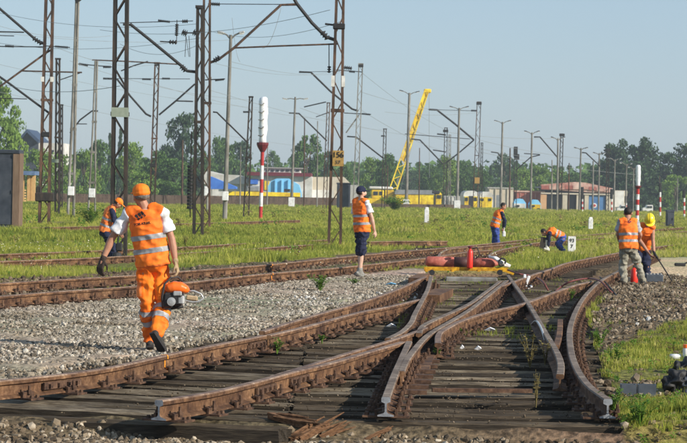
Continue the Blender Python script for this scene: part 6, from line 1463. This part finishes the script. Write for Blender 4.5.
# splintered wood at the bottom
for i, (x0, y0, x1, y1, r, lab) in enumerate([(268, 417, 320, 433, .05, 'long splintered brown plank end at the bottom centre left'), (290, 443, 336, 424, .045, 'splintered plank slanting upward at the bottom'), (262, 436, 300, 444, .035, 'broken rusty brown wood piece at the bottom edge'), (318, 440, 350, 430, .03, 'small splinter beside the slanting plank'), (360, 443, 392, 432, .02, 'thin pale stick on the stones')]):
    a = ground(x0, y0); e = ground(x1, y1); d = e - a; b = MB(); rs = random.Random(i)
    for k in range(7):
        o1 = Vector((rs.uniform(-1, 1) * r, rs.uniform(-1, 1) * r, rs.uniform(0, 1) * r)); t0 = rs.uniform(0, .2); t1 = rs.uniform(.7, 1.05)
        b.tube([d * t0 + o1, d * (t0 + t1) / 2 + o1 + Vector((0, 0, .02)), d * t1 + o1 * 1.4 + Vector((0, 0, rs.uniform(0, .05)))], [r * .25, r * .32, .004], 5)
    b.bar(d * .05 + Vector((0, 0, r * .4)), d * .8 + Vector((0, 0, r * .5)), r * 1.5, r * .9)
    tag(b.build('broken_timber', MT['shard'], None, loc=a), lab, 'broken wood', 'broken timber at the bottom')
for (x, y, lab, s) in [(391, 327, 'curled white scrap on the sleepers right of centre left', .06), (391, 285, 'pale blue plastic scrap on the gravel', .10), (322, 371, 'tiny white scrap between the front chairs', .04), (478, 350, 'white chip on the middle sleepers', .04), (462, 349, 'smaller white chip on the middle sleepers', .025), (490, 331, 'flat white scrap on the middle sleepers', .07)]:
    c = flatpt(x, y, .02); c.z += .0; b = MB(); b.add([Vector((-s, -s * .4, .01)), Vector((0, -s * .6, .04)), Vector((s, -s * .2, .015)), Vector((s * .8, s * .5, .03)), Vector((0, s * .3, .05)), Vector((-s, s * .5, .01)), Vector((0, 0, 0))], [(0, 1, 4, 5), (1, 2, 3, 4), (0, 6, 1), (1, 6, 2), (2, 6, 3), (3, 6, 4), (4, 6, 5), (5, 6, 0)])
    tag(b.build('litter', MT['tarp_l'] if 'blue' in lab else MT['white'], None, loc=c), lab, 'litter', 'scraps of litter')
# concrete slab beneath the trolley
a = ground(446, 280); b = MB(); L = 52 / ppm(a.y); b.box((L / 2, .15, .0), (L, .35, .12), Matrix.Rotation(R(-3), 3, 'Z'), bev=.02); tag(b.build('concrete_slab', MT['mast_grey'], None, loc=a), 'weathered concrete slab under the gas trolley', 'slab')

# ------------------------------------------------------------------ haze
hz = MB(); hz.box((0, 420, 9.), (900, 960, 26)); me = hz.mesh('haze', [])
hm = bpy.data.materials.new('haze_air'); hm.use_nodes = True; hn = hm.node_tree; hn.nodes.clear()
pv = hn.nodes.new('ShaderNodeVolumePrincipled'); pv.inputs['Color'].default_value = (.80, .88, .96, 1); pv.inputs['Density'].default_value = .0003; pv.inputs['Anisotropy'].default_value = 0.1
oo = hn.nodes.new('ShaderNodeOutputMaterial'); hn.links.new(pv.outputs[0], oo.inputs['Volume']); me.materials.clear(); me.materials.append(hm)
tag(link('haze', me), 'pale summer haze over the yard', kind='stuff')
